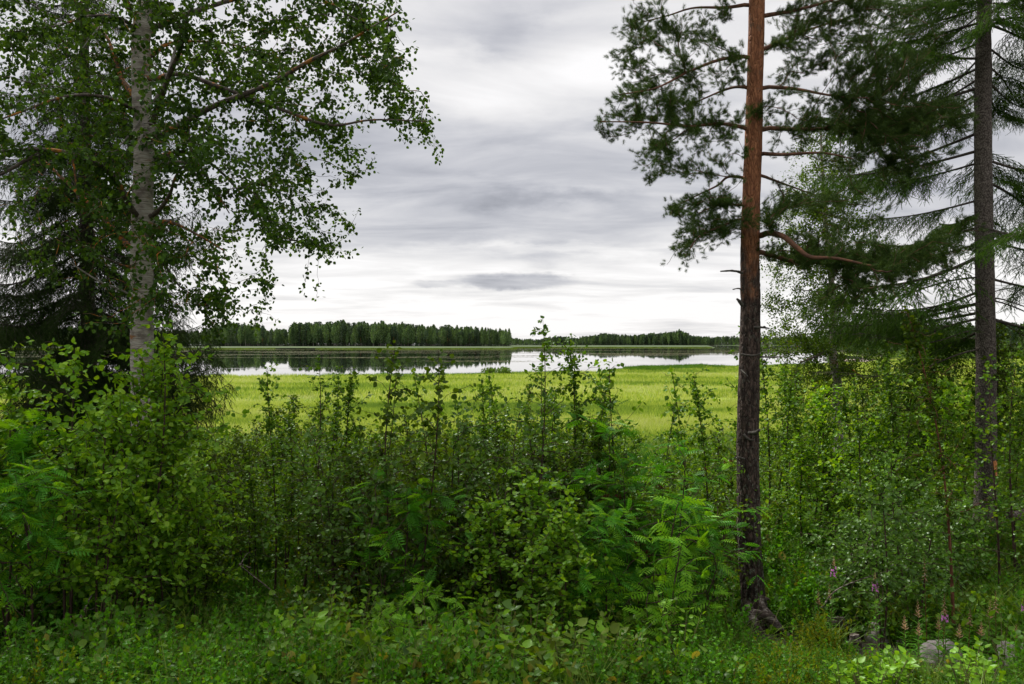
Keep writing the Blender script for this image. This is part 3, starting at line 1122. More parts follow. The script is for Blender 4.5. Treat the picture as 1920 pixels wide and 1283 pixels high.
sk.P[:sk.n] -= np.array(px0)
limb_parts(pine, sk, M['pine_limb'], pine_leaves)


def stub(root, pxs, D, rp, mat, name='dead_branch'):
    pts = to_path(pxs, D, 10) - np.array(root.location)
    mb = MB()
    tube(mb, pts, np.interp(np.linspace(0, 1, 10), np.linspace(0, 1, len(rp)), np.array(rp) / FPX * D), k=6, bumpy=.25, cap=True)
    return part(root, name, mb.mesh(name, mat))


for pxs, rp in [([(1392, 512, -.1), (1375, 508, -.2), (1351, 509, -.3)], [2.5, 2, 1.2]), ([(1392, 545, -.1), (1385, 541, -.2), (1374, 543, -.25)], [1.6, 1]),
                ([(1392, 572, -.1), (1386, 565, -.15), (1382, 561, -.2)], [4, 2]), ([(1414, 614, -.15), (1428, 614, -.2), (1443, 616, -.25)], [3, 2, 1]),
                ([(1428, 615, -.2), (1434, 612, -.25), (1437, 619, -.25)], [1.2, .8]), ([(1390, 664, -.15), (1410, 667, -.2), (1426, 664, -.25)], [1.8, 1.2]),
                ([(1424, 669, 0), (1450, 670, -.1), (1469, 669, -.15)], [1.8, 1.5, 1]), ([(1404, 812, -.17), (1417, 811, -.26), (1424, 806, -.34)], [4, 3.6, 2.5]),
                ([(1396, 861, -.14), (1386, 858, -.22), (1377, 858, -.3)], [2.4, 1.2]), ([(1394, 815, -.15), (1404, 824, -.2), (1414, 826, -.22)], [2.6, 1.6]),
                ([(1390, 694, -.15), (1396, 700, -.22), (1402, 706, -.26)], [2, 1])]:
    stub(pine, pxs, PD, rp, M['twig_grey'])


# ------------------------------------------------------------------ the big white-barked tree, front left
BD = 12.0
bx = at(268, 900, BD)[0]
birch = thing('broadleaf_tree', 'large pale-barked tree with orange lichen on its limbs, rising out of the bright green bush', 'tree', (bx, BD, gz1(bx, BD) - .05))
b0 = np.array(birch.location)
bp = to_path([(270, 1180), (270, 1000), (268, 800), (266, 640), (265, 500), (267, 400), (270, 280), (266, 180), (264, 100), (268, 30), (285, -60), (300, -250), (305, -450)], BD, 300)
brd = np.interp(bp[:, 2], [.7, 1.2, 3.5, 5.0, 6.3, 7.0, 8, 9.7, 10.3, 12, 14], [.24, .19, .166, .160, .155, .150, .14, .132, .11, .085, .04])


def birch_ridge(V, a, rad):
    z = V[..., 2:3]
    r = vnoise(V * np.array([8, 8, 12]), 1.0, 3)[..., None] * .006 + vnoise(V * np.array([4, 4, 50]), 1.0, 8)[..., None] * .0025
    for zz, aa, s in [(6.0 - b0[2], 4.4, .02), (5.62 - b0[2], 3.3, .02), (5.0 - b0[2], 4.9, .022), (4.55 - b0[2], 4.4, .022), (6.9 - b0[2], 4.6, .03), (8.2 - b0[2], 4.8, .03), (9.7 - b0[2], 4.2, .04)]:
        r = r + s * np.exp(-((z - zz) / .09) ** 2) * (.4 + .6 * np.cos(a[None, :, None] - aa))
    return r


part(birch, 'trunk', trunk_mesh(bp - b0, brd, M['birch_bark'], 64, birch_ridge))
sk = Skel()
sk.path(-1, bp[bp[:, 2] > 5.6][::3], trunk=True, ok=True)
lich = {}
for i, (pxs, rp, lic) in enumerate([
        ([(285, 262, 0), (330, 238, -.4), (400, 200, -.9), (500, 160, -1.3), (580, 115, -1.6), (640, 86, -1.8), (700, 50, -1.9), (750, 20, -2)], [6.5, 5.6, 4.4, 3.2, 2, 1], 0),
        ([(262, 412, 0), (243, 385, -.4), (222, 345, -.8), (200, 318, -1.1), (165, 300, -1.4), (120, 285, -1.6), (60, 280, -1.8), (0, 284, -2)], [6, 5.5, 5, 4, 3, 2], 0),
        ([(85, 284, -1.7), (50, 300, -1.8), (20, 318, -1.9), (-20, 338, -2)], [3.4, 3, 2.4], 1),
        ([(250, 470, 0), (220, 440, .3), (190, 400, .5), (160, 375, .7), (118, 335, .9), (80, 300, 1.1)], [6, 5, 4.5, 3.5, 2.5], 1),
        ([(282, 408, 0), (300, 392, -.4), (318, 365, -.7), (330, 330, -1), (360, 290, -1.2)], [5, 4, 2.5, 1.5], 0),
        ([(284, 440, 0), (298, 430, -.3), (303, 416, -.4), (330, 420, -.6), (370, 440, -.9), (420, 470, -1.2)], [5, 4.5, 2.5, 1.5], 1),
        ([(285, 235, 0), (300, 190, -.5), (318, 140, -.9), (338, 92, -1.2), (350, 40, -1.4)], [6, 5, 4, 2.5], 0),
        ([(284, 108, 0), (310, 85, .3), (360, 78, .6), (440, 85, .9), (520, 110, 1.2)], [4.5, 3.5, 2, 1], 1),
        ([(262, 40, 0), (240, 10, -.4), (215, -30, -.7), (180, -80, -1)], [6, 5, 3], 1),
        ([(262, 195, 0), (240, 165, .3), (225, 140, .6), (200, 70, .9), (150, 30, 1.2)], [6, 5, 3.5, 2], 1),
        ([(262, 60, 0), (225, 35, -.4), (170, 30, -.8), (100, 50, -1.4), (20, 60, -1.8)], [4, 3, 2, 1], 0),
        ([(262, 215, 0), (210, 185, -.6), (130, 180, -1.2), (40, 210, -1.6), (-40, 240, -2)], [4, 3, 2, 1], 0),
        ([(284, 300, 0), (340, 285, .4), (400, 310, .8), (450, 360, 1.1), (500, 410, 1.3), (530, 450, 1.4)], [5, 3.5, 2.5, 1.5, 1], 0),
        ([(284, 320, 0), (330, 305, -.6), (370, 310, -1.0), (400, 350, -1.3), (430, 400, -1.5)], [4, 3, 2, 1], 0),
        ([(284, 150, 0), (340, 140, -.5), (430, 170, -.9), (540, 210, -1.2), (620, 235, -1.3), (700, 225, -1.4), (800, 228, -1.4)], [5, 4, 3, 2, 1], 0),
        ([(284, 55, 0), (370, 20, .3), (480, -10, .6), (600, -20, .8), (700, 10, .9)], [6, 5, 3.5, 2, 1], 0),
        ([(262, 490, 0), (240, 500, -.3), (200, 485, -.7), (150, 460, -1)], [3, 2, 1], 0),
        ([(284, 480, 0), (310, 500, .3), (340, 540, .6), (380, 560, .8)], [3, 2, 1], 0),
        ([(290, -80, 0), (400, -130, -.5), (520, -150, -.9)], [6, 4, 2], 0),
        ([(290, -100, 0), (190, -150, .5), (90, -160, .9)], [6, 4, 2], 0)]):
    if i == 2:   # the side shoot of the left limb
        pts = to_path(pxs, BD, 10)
        dd = np.linalg.norm(sk.P[:sk.n] - pts[0], axis=1)
        dd[sk.trunk[:sk.n]] = 9
        st = sk.n
        sk.path(int(np.argmin(dd)), pts[1:], rmin=np.linspace(3.4, 2, 9) / FPX * BD, tip=True)
        continue
    st = limb(sk, pxs, BD, rp, n=max(12, len(pxs) * 5))
    if lic:
        lich[st] = M['lichen_limb']
birch_blobs = [(60, 40, 120, 60, 90), (60, 130, 110, 50, 46), (70, 215, 100, 50, 50), (180, 90, 90, 70, 60), (190, 200, 80, 60, 60), (90, 350, 100, 55, 52), (190, 330, 70, 60, 70), (60, 440, 80, 50, 30),
               (200, 440, 70, 50, 40), (130, 520, 80, 50, 26), (290, 340, 60, 40, 36, -.8), (340, 60, 90, 70, 70), (460, 50, 110, 70, 90), (580, 50, 110, 62, 90), (700, 40, 74, 50, 60), (670, 130, 84, 60, 70), (740, 150, 46, 60, 30), (770, 215, 50, 14, 22), (800, 228, 30, 14, 12),
               (540, 170, 100, 60, 80), (420, 150, 90, 70, 70), (370, 260, 80, 60, 60), (470, 270, 96, 50, 76), (580, 255, 84, 46, 60), (650, 255, 44, 36, 20), (430, 360, 74, 50, 50), (520, 350, 80, 46, 60),
               (595, 345, 42, 40, 24), (610, 425, 30, 44, 20), (560, 440, 54, 34, 34), (480, 430, 56, 40, 30), (350, 440, 64, 50, 46), (410, 500, 50, 36, 28), (360, 560, 60, 36, 34), (430, 560, 46, 30, 18), (500, 540, 24, 16, 9), (420, 590, 30, 12, 6),
               (330, 600, 40, 30, 14), (240, 40, 60, 50, 20, -.6), (300, 250, 50, 50, 22, -1),
               (100, -80, 160, 70, 70), (330, -80, 160, 70, 80), (560, -70, 140, 60, 70), (200, -250, 180, 110, 90), (450, -240, 170, 100, 80), (310, -430, 160, 110, 70)]
A = blobs(birch_blobs + [(265, 290, 50, 40, 22, -1.2), (262, 120, 40, 30, 8, -1.2), (300, 430, 40, 30, 10, -.8), (215, 370, 50, 50, 24, -.9), (340, 500, 50, 50, 20), (380, 610, 50, 24, 10), (320, 640, 30, 30, 8), (700, 120, 60, 60, 16), (60, 60, 110, 70, 40), (170, 130, 90, 80, 40), (80, 220, 110, 70, 30), (160, 240, 80, 60, 30), (430, 120, 120, 80, 30)], BD, 3.4)
sk.grow(A, step=.12, wob=.02, pull=.5, lift=.1, sag=.5, angw=.7)
sk.radii(.0022, .44)


def birch_leaves(lm, sk, sel):
    P, D = sk.leaf_sites(18, .6, 0, sel=sel)
    P = P + RNG.normal(0, .035, P.shape)
    leaves_at(lm, P, D, LEAF8, .061, droop=.55, out=.3, rnd=.6, tilt=.9, petiole=.04)
    return M['aspen_leaf']


sk.P[:sk.n] -= b0
limb_parts(birch, sk, M['birch_limb'], birch_leaves, thick_mat=lich)
for pxs, rp in [([(262, 225, -.15), (250, 245, -.4), (235, 262, -.6), (210, 290, -.8), (196, 300, -.9)], [2, 1.4, .8]), ([(268, 230, -.2), (268, 250, -.5), (258, 268, -.7), (240, 270, -.8)], [1.6, .8]),
                ([(268, 232, -.2), (286, 232, -.5), (300, 250, -.6)], [1.2, .6]), ([(330, 88, -.3), (312, 150, -.5), (292, 185, -.5), (272, 210, -.3)], [3, 3, 2.4]),
                ([(134, 292, -1.5), (140, 320, -1.5), (142, 350, -1.5), (145, 372, -1.5)], [2, 1.8, 1]), ([(215, 10, -.4), (195, 40, -.6), (170, 70, -.8), (155, 90, -.9)], [1.3, 1, .6]),
                ([(268, 570, -.15), (230, 545, -.5), (190, 530, -.8), (150, 505, -1), (130, 490, -1.1)], [2, 1.6, 1])]:
    stub(birch, pxs, BD, rp, M['dead_twig'] if pxs[0][0] != 134 else M['lichen_limb'])


# ------------------------------------------------------------------ spruces
def spruce_branch(L, droop=.18, up=.12, bare=.15, dens=1.0, mat='spruce_needle', hang=.5, lat=.42):
    n = 18
    t = np.linspace(0, 1, n)
    y = L * t
    z = -droop * L * np.sin(t * math.pi * .6) + up * L * t ** 3
    x = .04 * L * np.sin(t * 4 + random.uniform(0, 6))
    main = np.stack([x, y, z], -1)
    wood, nd = MB(), MB()
    tube(wood, main, np.linspace(.011 + .006 * L, .003, n), k=5)
    P, D = [], []
    step = .085 / dens
    s = bare * L
    while s < L:
        u = s / L
        base_ = np.array([np.interp(u, t, main[:, i]) for i in range(3)])
        for sg in (-1, 1):
            l = lat * L * (1 - u) ** .8 * (.55 + .45 * min(1, (u - bare + .1) * 5)) * random.uniform(.6, 1.15) + .10
            m = max(3, int(l / .07))
            tt = np.linspace(0, 1, m)
            f = random.uniform(.25, 1.0)
            dx, dy = sg * math.cos(f), math.sin(f)
            hz = -hang * l * tt ** 1.6 * random.uniform(.4, 1.1)
            lp = np.stack([base_[0] + dx * l * tt, base_[1] + dy * l * tt, base_[2] + hz], -1)
            tube(wood, lp, np.linspace(.0045, .0015, m), k=3)
            dl = norm(np.gradient(lp, axis=0))
            for j in range(m):
                for q in range(2 if random.random() < .95 * dens else 1):
                    P.append(lp[j])
                    sd = (1 if q else -1)
                    dv = norm(dl[j] * .8 + np.array([-dl[j][1], dl[j][0], 0]) * sd * .75 + np.array([0, 0, -hang * random.uniform(.1, .9)]))
                    D.append(dv)
                    if random.random() < .55 and 0 < j:
                        P.append(lp[j] + dv * .11)
                        D.append(norm(dv + RNG.normal(0, .3, 3) + np.array([0, 0, -.35 * hang])))
            P.append(lp[-1]); D.append(dl[-1])
        s += step * random.uniform(.7, 1.4)
    P.append(main[-1]); D.append(norm(main[-1] - main[-2]))
    P = np.array(P); D = np.array(D) + RNG.normal(0, .24, (len(D), 3))
    N = RNG.normal(0, .3, P.shape) + np.array([0, 0, 1])
    s_ = RNG.uniform(.6, 1.05, len(P))
    for i in range(3):
        q = np.arange(len(P)) % 3 == i
        place(nd, SPRUCE_TWIGS[i], P[q], D[q], N[q], s_[q])
    return wood.mesh('branch', M['spruce_limb']), nd.mesh('needles', M[mat], smooth=False)


def build_spruce(root, protos, spec):
    """spec rows: z above the foot, compass angle, length scale, tilt, prototype"""
    for z, ang, sc, tilt, k, r in spec:
        wme, nme = protos[k]
        b = part(root, 'branch', wme)
        b.location = (math.sin(ang) * r * .8, math.cos(ang) * r * .8, z)
        b.rotation_euler = (tilt, 0, -ang)
        b.scale = (sc, sc, sc)
        if nme is not None:
            part(b, 'needles', nme, kind='stuff')


def dead_branch_mesh(L, forks=14):
    mb = MB()
    n = 14
    t = np.linspace(0, 1, n)
    main = np.stack([.08 * L * np.sin(t * 5 + random.uniform(0, 6)), L * t, -.10 * L * np.sin(t * 2.6) + .02 * L * np.sin(t * 9)], -1)
    tube(mb, main, np.linspace(.016, .003, n), k=5)
    for _ in range(forks):
        u = random.uniform(.2, .98)
        b = np.array([np.interp(u, t, main[:, i]) for i in range(3)])
        sg = random.choice((-1, 1))
        l = random.uniform(.15, .5) * L * (1.1 - u)+.06
        pts = spline([b, b + np.array([sg * l * .5, l * .5, random.uniform(-.1, .1) * l]), b + np.array([sg * l * .8, l * .9, random.uniform(-.35, .1) * l])], 6)
        tube(mb, pts, np.linspace(.005, .0015, 6), k=3)
        for _ in range(3):
            c = pts[random.randint(2, 5)]
            d = np.array([random.gauss(0, 1), random.uniform(.2, 1), random.gauss(0, .6)]) * .11
            tube(mb, np.array([c, c + d * .5 + (0, 0, -.01), c + d]), [.002, .0015, .001], k=3)
    return mb.mesh('branch', M['spruce_limb'])


def spruce_trunk(root, pts, rad, stubs=30):
    def ridge(V, a, rad_):
        return vnoise(V * np.array([22, 22, 14]), 1.0, 3)[..., None] * .005 + vnoise(V, 4, 1)[..., None] * .006
    part(root, 'trunk', trunk_mesh(pts, rad, M['spruce_bark'], 48, ridge))
    for _ in range(stubs):
        z = random.uniform(1.2, 5.5)
        a = random.uniform(0, 6.28)
        r = float(np.interp(z, pts[:, 2], rad))
        c = np.array([np.interp(z, pts[:, 2], pts[:, 0]), np.interp(z, pts[:, 2], pts[:, 1]), z])
        d = np.array([math.cos(a), math.sin(a), random.uniform(-.3, .2)])
        mb = MB()
        tube(mb, np.array([c + d * r * .8, c + d * (r + .02), c + d * (r + random.uniform(.03, .09))]), [.012, .009, .005], k=5, cap=True)
        part(root, 'branch_stub', mb.mesh('branch_stub', M['spruce_limb']))


# dark spruce behind the pale tree
SLD = 16.0
sx = at(162, 700, SLD)[0]
sprL = thing('spruce_tree', 'dark drooping spruce close behind the pale lichen-covered tree', 'spruce tree', (sx, SLD, gz1(sx, SLD) - .05))
h = 14.0
zz = np.linspace(0, h, 120)
spruce_trunk(sprL, np.stack([.04 * np.sin(zz * .5), 0 * zz, zz], -1), np.interp(zz, [0, .4, 4, 9, 14], [.2, .16, .135, .10, .02]), 10)
protoL = [spruce_branch(L, droop=random.uniform(.2, .34), up=.20, bare=.10, dens=1.35, hang=.95, lat=.40) for L in (2.7, 2.5, 2.2, 1.9)]
spec = []
z = 1.9
k = 0
while z < 13.2:
    for j in range(6 if z < 3.6 else 4):
        a = k * 2.4 + random.uniform(-.35, .35)
        if z > 4 and random.random() < .22:
            k += 1
            continue
        L = np.interp(z, [1.9, 3.5, 5, 8, 13.5], [1.7, 2.3, 2.5, 2.0, .5]) * random.uniform(.8, 1.1)
        p = int(np.argmin([abs(L - q) for q in (2.7, 2.5, 2.2, 1.9)])) if random.random() < .6 else random.randrange(4)
        spec.append((z + random.uniform(-.1, .1), a, L / (2.7, 2.5, 2.2, 1.9)[p], random.uniform(-.18, .08), p, .1))
        k += 1
    z += .34
for z, a, sc, p in [(3.75, 1.35, .92, 0), (3.35, 1.6, .9, 0), (2.95, 1.25, .85, 1), (4.2, 1.5, .9, 0), (4.6, 1.7, .8, 1), (3.9, 1.75, 1.0, 0), (3.3, 1.35, .98, 0), (2.9, 1.6, .95, 0)]:
    spec.append((z, a, sc, -.02, p, .1))
build_spruce(sprL, protoL, spec)

# grey-trunked spruce at the right
SRD = 15.0
sx = at(1846, 900, SRD)[0]
sprR = thing('spruce_tree', 'grey-trunked spruce with long sparse boughs and an orange bark scar low down', 'spruce tree', (sx, SRD, gz1(sx, SRD) - .05))
zz = np.linspace(0, 14.5, 160)
spruce_trunk(sprR, np.stack([.03 * np.sin(zz * .6) - .0 * zz, 0 * zz, zz], -1), np.interp(zz, [0, .4, 1.5, 3.8, 9, 14.5], [.25, .20, .18, .168, .14, .03]), 46)
protoR = [spruce_branch(L, droop=random.uniform(.02, .16), up=.08, bare=b_, dens=1.5, mat='spruce_mossy', hang=.7, lat=.35) for L, b_ in ((2.8, .25), (2.6, .2), (2.3, .2), (2.0, .15))]
protoR += [(dead_branch_mesh(2.6), None), (dead_branch_mesh(2.0), None), (dead_branch_mesh(2.4), None)]
spec = []
z = 3.7
k = 0
zoff = 5.0 - float(sprR.location[2])
while z < 14:
    for j in range(5):
        a = k * 2.4 + random.uniform(-.4, .4)
        if z < 9.5 and math.cos(a) < -.35 and random.random() < .9:
            k += 1
            continue
        if random.random() < (.45 if z < 6.2 else (.2 if z < 8 else .05)):
            k += 1
            continue
        L = np.interp(z, [3.5, 5, 8, 14], [2.5, 2.9, 2.7, .8]) * random.uniform(.7, 1.15)
        p = random.randrange(4)
        if z < 5.4 and random.random() < .45:
            p = 4 + random.randrange(3)
        spec.append((z + random.uniform(-.15, .15), a, L / (2.8, 2.6, 2.3, 2.0, 2.6, 2.0, 2.4)[p], random.uniform(-.16, .05), p, .16))
        k += 1
    z += .33
# the long low boughs reaching towards the pine
for z, a, sc, tilt, p in [(4.15, -1.45, 1.0, -.05, 4), (3.95, -1.7, .95, .02, 6), (4.45, -1.3, 1.05, -.1, 0), (4.65, -1.9, 1.05, -.12, 1), (4.2, 1.45, 1.1, -.18, 4), (4.5, 1.7, 1.0, -.1, 6), (4.9, 1.3, 1.0, 0, 1)]:
    spec.append((z, a, sc, tilt, p, .16))
build_spruce(sprR, protoR, spec)
# the torn, orange patch of bark
mb = MB()
for dx, dz, w_, h_ in [(0.0, 0.0, .07, .13), (.05, -.10, .05, .08), (-.06, .07, .04, .06)]:
    c = at(1858, 873, SRD) - np.array(sprR.location)
    a0 = .55 + dx * 3
    V = []
    for i in range(7):
        for j in range(5):
            aa = a0 + (i - 3) / 3 * w_ / .19
            zz_ = c[2] + dz + (j - 2) / 2 * h_ * (1 - .25 * abs(i - 3) / 3) * random.uniform(.7, 1.1)
            rr_ = .205 + .006 * (1 - ((i - 3) / 3) ** 2)
            V.append((math.sin(aa) * rr_, -math.cos(aa) * rr_, zz_))
    i = np.arange(6)[:, None] * 5 + np.arange(4)[None]
    mb.add(np.array(V), np.stack([i, i + 5, i + 6, i + 1], -1).reshape(-1, 4))
part(sprR, 'bark_scar', mb.mesh('bark_scar', M['scar']))

# ------------------------------------------------------------------ the slender birch between pine and spruce
MD = 22.0
mx_ = at(1569, 800, MD)[0]
mb_ = thing('birch_tree', 'slender birch with drooping airy crown between the pine and the right spruce', 'birch tree', (mx_, MD, gz1(mx_, MD) - .05))
m0 = np.array(mb_.location)
mp = to_path([(1574, 950), (1572, 830), (1569, 760), (1570, 715), (1562, 670), (1563, 600), (1558, 520), (1550, 440), (1545, 360), (1540, 280), (1538, 210)], MD, 140)
part(mb_, 'trunk', trunk_mesh(mp - m0, np.interp(mp[:, 2], [.5, 2, 4, 5, 8, 11.5], [.16, .13, .115, .10, .06, .02]), M['birch_bark'], 24, lambda V, a, r: vnoise(V * np.array([9, 9, 14]), 1.0)[..., None] * .008))
sk = Skel()
sk.path(-1, mp[mp[:, 2] > 3.6][::2], trunk=True, ok=True)
for pxs, rp in [([(1562, 665), (1548, 660, -.5), (1530, 668, -.8), (1500, 680, -1)], [4, 3, 1.5]), ([(1562, 640), (1590, 615, .5), (1620, 610, .8)], [3, 1.5]), ([(1568, 700), (1590, 690, -.5), (1620, 710, -.9)], [3, 1.2]),
                ([(1568, 700), (1540, 705, .5), (1520, 730, .9)], [3, 1.2])]:
    limb(sk, pxs, MD, rp, n=10)
A = blobs([(a_, b_, c_ * 1.3, d_ * 1.1, e_ * 1.3) for a_, b_, c_, d_, e_ in [(1545, 280, 50, 40, 40), (1540, 350, 70, 45, 70), (1500, 400, 60, 50, 60), (1580, 400, 60, 50, 60), (1490, 480, 60, 50, 70), (1560, 480, 70, 50, 70), (1620, 470, 44, 50, 36), (1500, 570, 66, 44, 80), (1580, 570, 70, 44, 80),
           (1480, 640, 50, 30, 50), (1560, 640, 70, 34, 70), (1640, 620, 50, 36, 46), (1520, 700, 60, 30, 50), (1620, 690, 54, 30, 46), (1600, 740, 60, 30, 30), (1500, 750, 50, 30, 26)]], MD, 1.4, 1.7)
sk.grow(A, step=.16, wob=.03, pull=.5, lift=.15, sag=.8, angw=.7)
sk.radii(.0024, .45)


def mid_leaves(lm, sk, sel):
    P, D = sk.leaf_sites(22, .7, 0, sel=sel)
    P = P + RNG.normal(0, .07, P.shape)
    leaves_at(lm, P, D, LEAF4, .056, droop=.6, out=.2, rnd=.7, tilt=1.0)
    return M['dark_leaf']


sk.P[:sk.n] -= m0
limb_parts(mb_, sk, M['birch_limb'], mid_leaves, k=4)


# ------------------------------------------------------------------ far trees
def far_tree_mesh(kind, h, w_, mat, tris=420, bare=.12, sz=.5, trunkc='birch_bark'):
    mb = MB()
    tz = np.linspace(-.5, h * .93, 5)
    tube(mb, np.stack([0 * tz, 0 * tz, tz], -1), np.linspace(.15, .03, 5) * (h / 15), k=5, mi=1)
    u = RNG.random(tris)
    if kind == 'spruce':
        t = bare * .5 + (1 - bare * .5) * (1 - np.sqrt(1 - u * .999))
        rr = w_ * (1 - t) ** .85 * RNG.uniform(.35, 1.08, tris) * (1 + .18 * np.sin(t * 46))
        z = t * h - rr * .25
    elif kind == 'pine':
        t = .45 + .55 * u ** .8
        rr = w_ * np.sqrt(np.maximum(0, 1 - ((t - .74) / .3) ** 2)) * RNG.uniform(.2, 1.05, tris)
        z = t * h
    else:
        t = bare + (1 - bare) * u ** .85
        prof = np.interp(t, [0, bare, .35, .6, .85, 1], [0, .45, .95, 1.0, .55, .06])
        rr = w_ * prof * RNG.random(tris) ** .45
        z = t * h
    a = RNG.uniform(0, 2 * math.pi, tris)
    lump = 1 + .28 * vnoise(np.stack([np.cos(a) * 2, np.sin(a) * 2, z * .5], -1), 1.0, RNG.uniform(0, 20))
    P = np.stack([np.cos(a) * rr * lump, np.sin(a) * rr * lump, z], -1)
    q = norm(RNG.normal(0, 1, (tris, 3)))
    r = norm(np.cross(q, RNG.normal(0, 1, (tris, 3))))
    s = sz * RNG.uniform(.5, 1.2, tris)[:, None]
    if kind == 'spruce':
        q = norm(np.stack([np.cos(a), np.sin(a), -.35 + 0 * a], -1)); r = norm(np.cross(q, np.array([0, 0, 1.]))) * .6
    V = np.stack([P - r * s * .5, P + r * s * .5, P + q * s], 1).reshape(-1, 3)
    mb.add(V, np.arange(tris * 3).reshape(-1, 3))
    return mb.mesh(kind, [mat, M[trunkc]], smooth=False)


FAR = {
    'spruce': [far_tree_mesh('spruce', 15, w_, M['far_spruce'], 520, .1, .75, 'spruce_bark') for w_ in (2.0, 1.6, 2.3)],
    'birch': [far_tree_mesh('birch', 15, w_, M['far_birch'], 620, .16, .7) for w_ in (2.4, 1.9, 2.8)],
    'pine': [far_tree_mesh('pine', 15, w_, M['far_spruce'], 460, .1, .7, 'pine_bark') for w_ in (2.2, 1.9)],
    'bush': [far_tree_mesh('bush', 15, w_, M['far_bush'], 400, .0, 1.1) for w_ in (7, 9)],
}
FLAT = [(k, i, m) for k in ('spruce', 'birch', 'pine', 'bush') for i, m in enumerate(FAR[k])]
FI = {(k, i): n for n, (k, i, m) in enumerate(FLAT)}
KL = {'spruce': ('spruce_tree', 'spruce tree', 'narrow dark spruce'), 'birch': ('birch_tree', 'birch tree', 'pale-stemmed birch'),
      'pine': ('pine_tree', 'pine tree', 'bare-stemmed pine'), 'bush': ('willow_bush', 'bush', 'low light-green willow bush')}


def forest(name, label, where, grp, row, mass, seed):
    """row: (x, y, height, kind) of trees one can tell apart; mass: the wood behind them, one object"""
    for x, y, hh, k in row:
        i = random.randrange(len(FAR[k]))
        nm, cat, lb = KL[k]
        o = link(nm, FAR[k][i], loc=(x, y, .3), label=lb + ' ' + where, category=cat, group=(KL[k][2] + ('es ' if KL[k][2][-1] in 'hs' else 's ')) + grp)
        s = hh / 15
        o.scale = (s * random.uniform(.8, 1.2), s * random.uniform(.8, 1.2), s)
        o.rotation_euler = (0, 0, random.uniform(0, 6.28))
    if len(mass):
        P = np.array([(x, y, .3) for x, y, hh, k in mass])
        rot = np.stack([np.zeros(len(P)), np.zeros(len(P)), RNG.uniform(0, 6.28, len(P))], -1)
        s = np.array([hh / 15 for *_, hh, k in mass])
        scl = np.stack([s * RNG.uniform(.8, 1.2, len(P)), s * RNG.uniform(.8, 1.2, len(P)), s], -1)
        idx = [FI[(k, random.randrange(len(FAR[k])))] for *_, k in mass]
        scatter(name, label, [(m, k) for k, i, m in FLAT], P, rot, scl, idx)


def pickk(ps, pb, pp):
    r = random.random()
    return 'spruce' if r < ps else ('birch' if r < ps + pb else 'pine')


# wooded point at the left: tree tops follow the photograph's skyline
SKL = ([-200, 0, 380, 402, 430, 465, 492, 500, 540, 548, 600, 640, 660, 700, 760, 800, 860, 905, 955, 965], [612, 612, 622, 611, 607, 609, 612, 620, 619, 608, 607, 604, 609, 606, 608, 612, 614, 617, 619, 624])


def sky_h(tab, x, y):
    px = 960 + x / y * FPX
    return EYE + (641.5 - np.interp(px, *tab)) / FPX * y


row, mass = [], []
x = -313.0
while x < -2:
    y = 806 + random.uniform(-2, 6)
    hh = sky_h(SKL, x, y) * random.choice((.62, .8, .95, .99, 1.0)) * random.uniform(.9, 1.0)
    row.append((x, y, hh, pickk(.22, .68, .10)))
    x += random.uniform(2.6, 5.4)
for _ in range(3000):
    x = random.uniform(-800, -1)
    y = 812 + random.random() ** 1.3 * 120
    if x > -6 and random.random() < .5:
        x = -8
    hh = sky_h(SKL, x, y) * random.triangular(.66, 1.12, .93)
    mass.append((x, y, hh, pickk(.42, .43, .15)))
forest('left_point_forest', 'dense mixed forest on the nearer wooded point across the lake', 'at the water edge of the nearer wooded point', 'along the nearer wooded point', row, mass, 1)

SKR = ([960, 980, 1015, 1030, 1060, 1080, 1110, 1130, 1180, 1205, 1215, 1240, 1262, 1272, 1285, 1300, 1320, 1345, 1365], [634, 636, 636, 632, 631, 634, 629, 626, 629, 628, 626, 625, 623, 619, 624, 630, 633, 634, 640])
row, mass = [], []
x = 4.0
while x < 278:
    y = 1060 + random.uniform(-2, 6)
    row.append((x, y, sky_h(SKR, x, y) * random.uniform(.55, .95), pickk(.35, .5, .15)))
    x += random.uniform(4.5, 8)
for _ in range(1900):
    x = random.uniform(-40, 285)
    y = 1066 + random.random() ** 1.3 * 120
    mass.append((x, y, sky_h(SKR, x, y) * random.triangular(.66, 1.10, .90), pickk(.45, .35, .2)))
forest('second_point_forest', 'darker forest on the second wooded point, farther across the lake', 'at the water edge of the farther wooded point', 'along the farther wooded point', row, mass, 2)

mass = []
for _ in range(2600):
    x = random.uniform(120, 800)
    y = 1158 + random.random() * 150
    mass.append((x, y, random.uniform(9, 14), pickk(.5, .3, .2)))
forest('distant_forest', 'low distant forest closing the far end of the lake', '', '', [], mass, 3)

# the right shore: trees behind the meadow
row, mass = [], []
bush = []
x = 92.0
while x < 182:
    y = 222 + (x - 92) * .10 + random.uniform(-3, 4)
    px = 960 + x / y * FPX
    hh = EYE + (641.5 - np.interp(px, [1560, 1640, 1700, 1760, 1800, 1850, 1900, 2100], [628, 624, 612, 608, 606, 604, 604, 600])) / FPX * y
    row.append((x, y, hh * random.uniform(.72, 1.05), pickk(.30, .45, .25)))
    x += random.uniform(1.0, 2.2)
for _ in range(900):
    x = random.uniform(100, 320)
    y = 232 + (x - 92) * .10 + random.random() * 70
    if shore(x) - 6 < y:
        continue
    px = 960 + x / y * FPX
    hh = EYE + (641.5 - np.interp(px, [1500, 1560, 1640, 1700, 1760, 1900, 2100], [632, 628, 622, 611, 607, 604, 600])) / FPX * y
    mass.append((x, y, max(5, hh * random.triangular(.75, 1.02, .92)), pickk(.5, .32, .18)))
for _ in range(500):
    t = random.random()
    x = 118 + t * 150
    y = float(shore(x)) - random.uniform(4, 40)
    mass.append((x, y, random.uniform(7, 12), pickk(.4, .45, .15)))
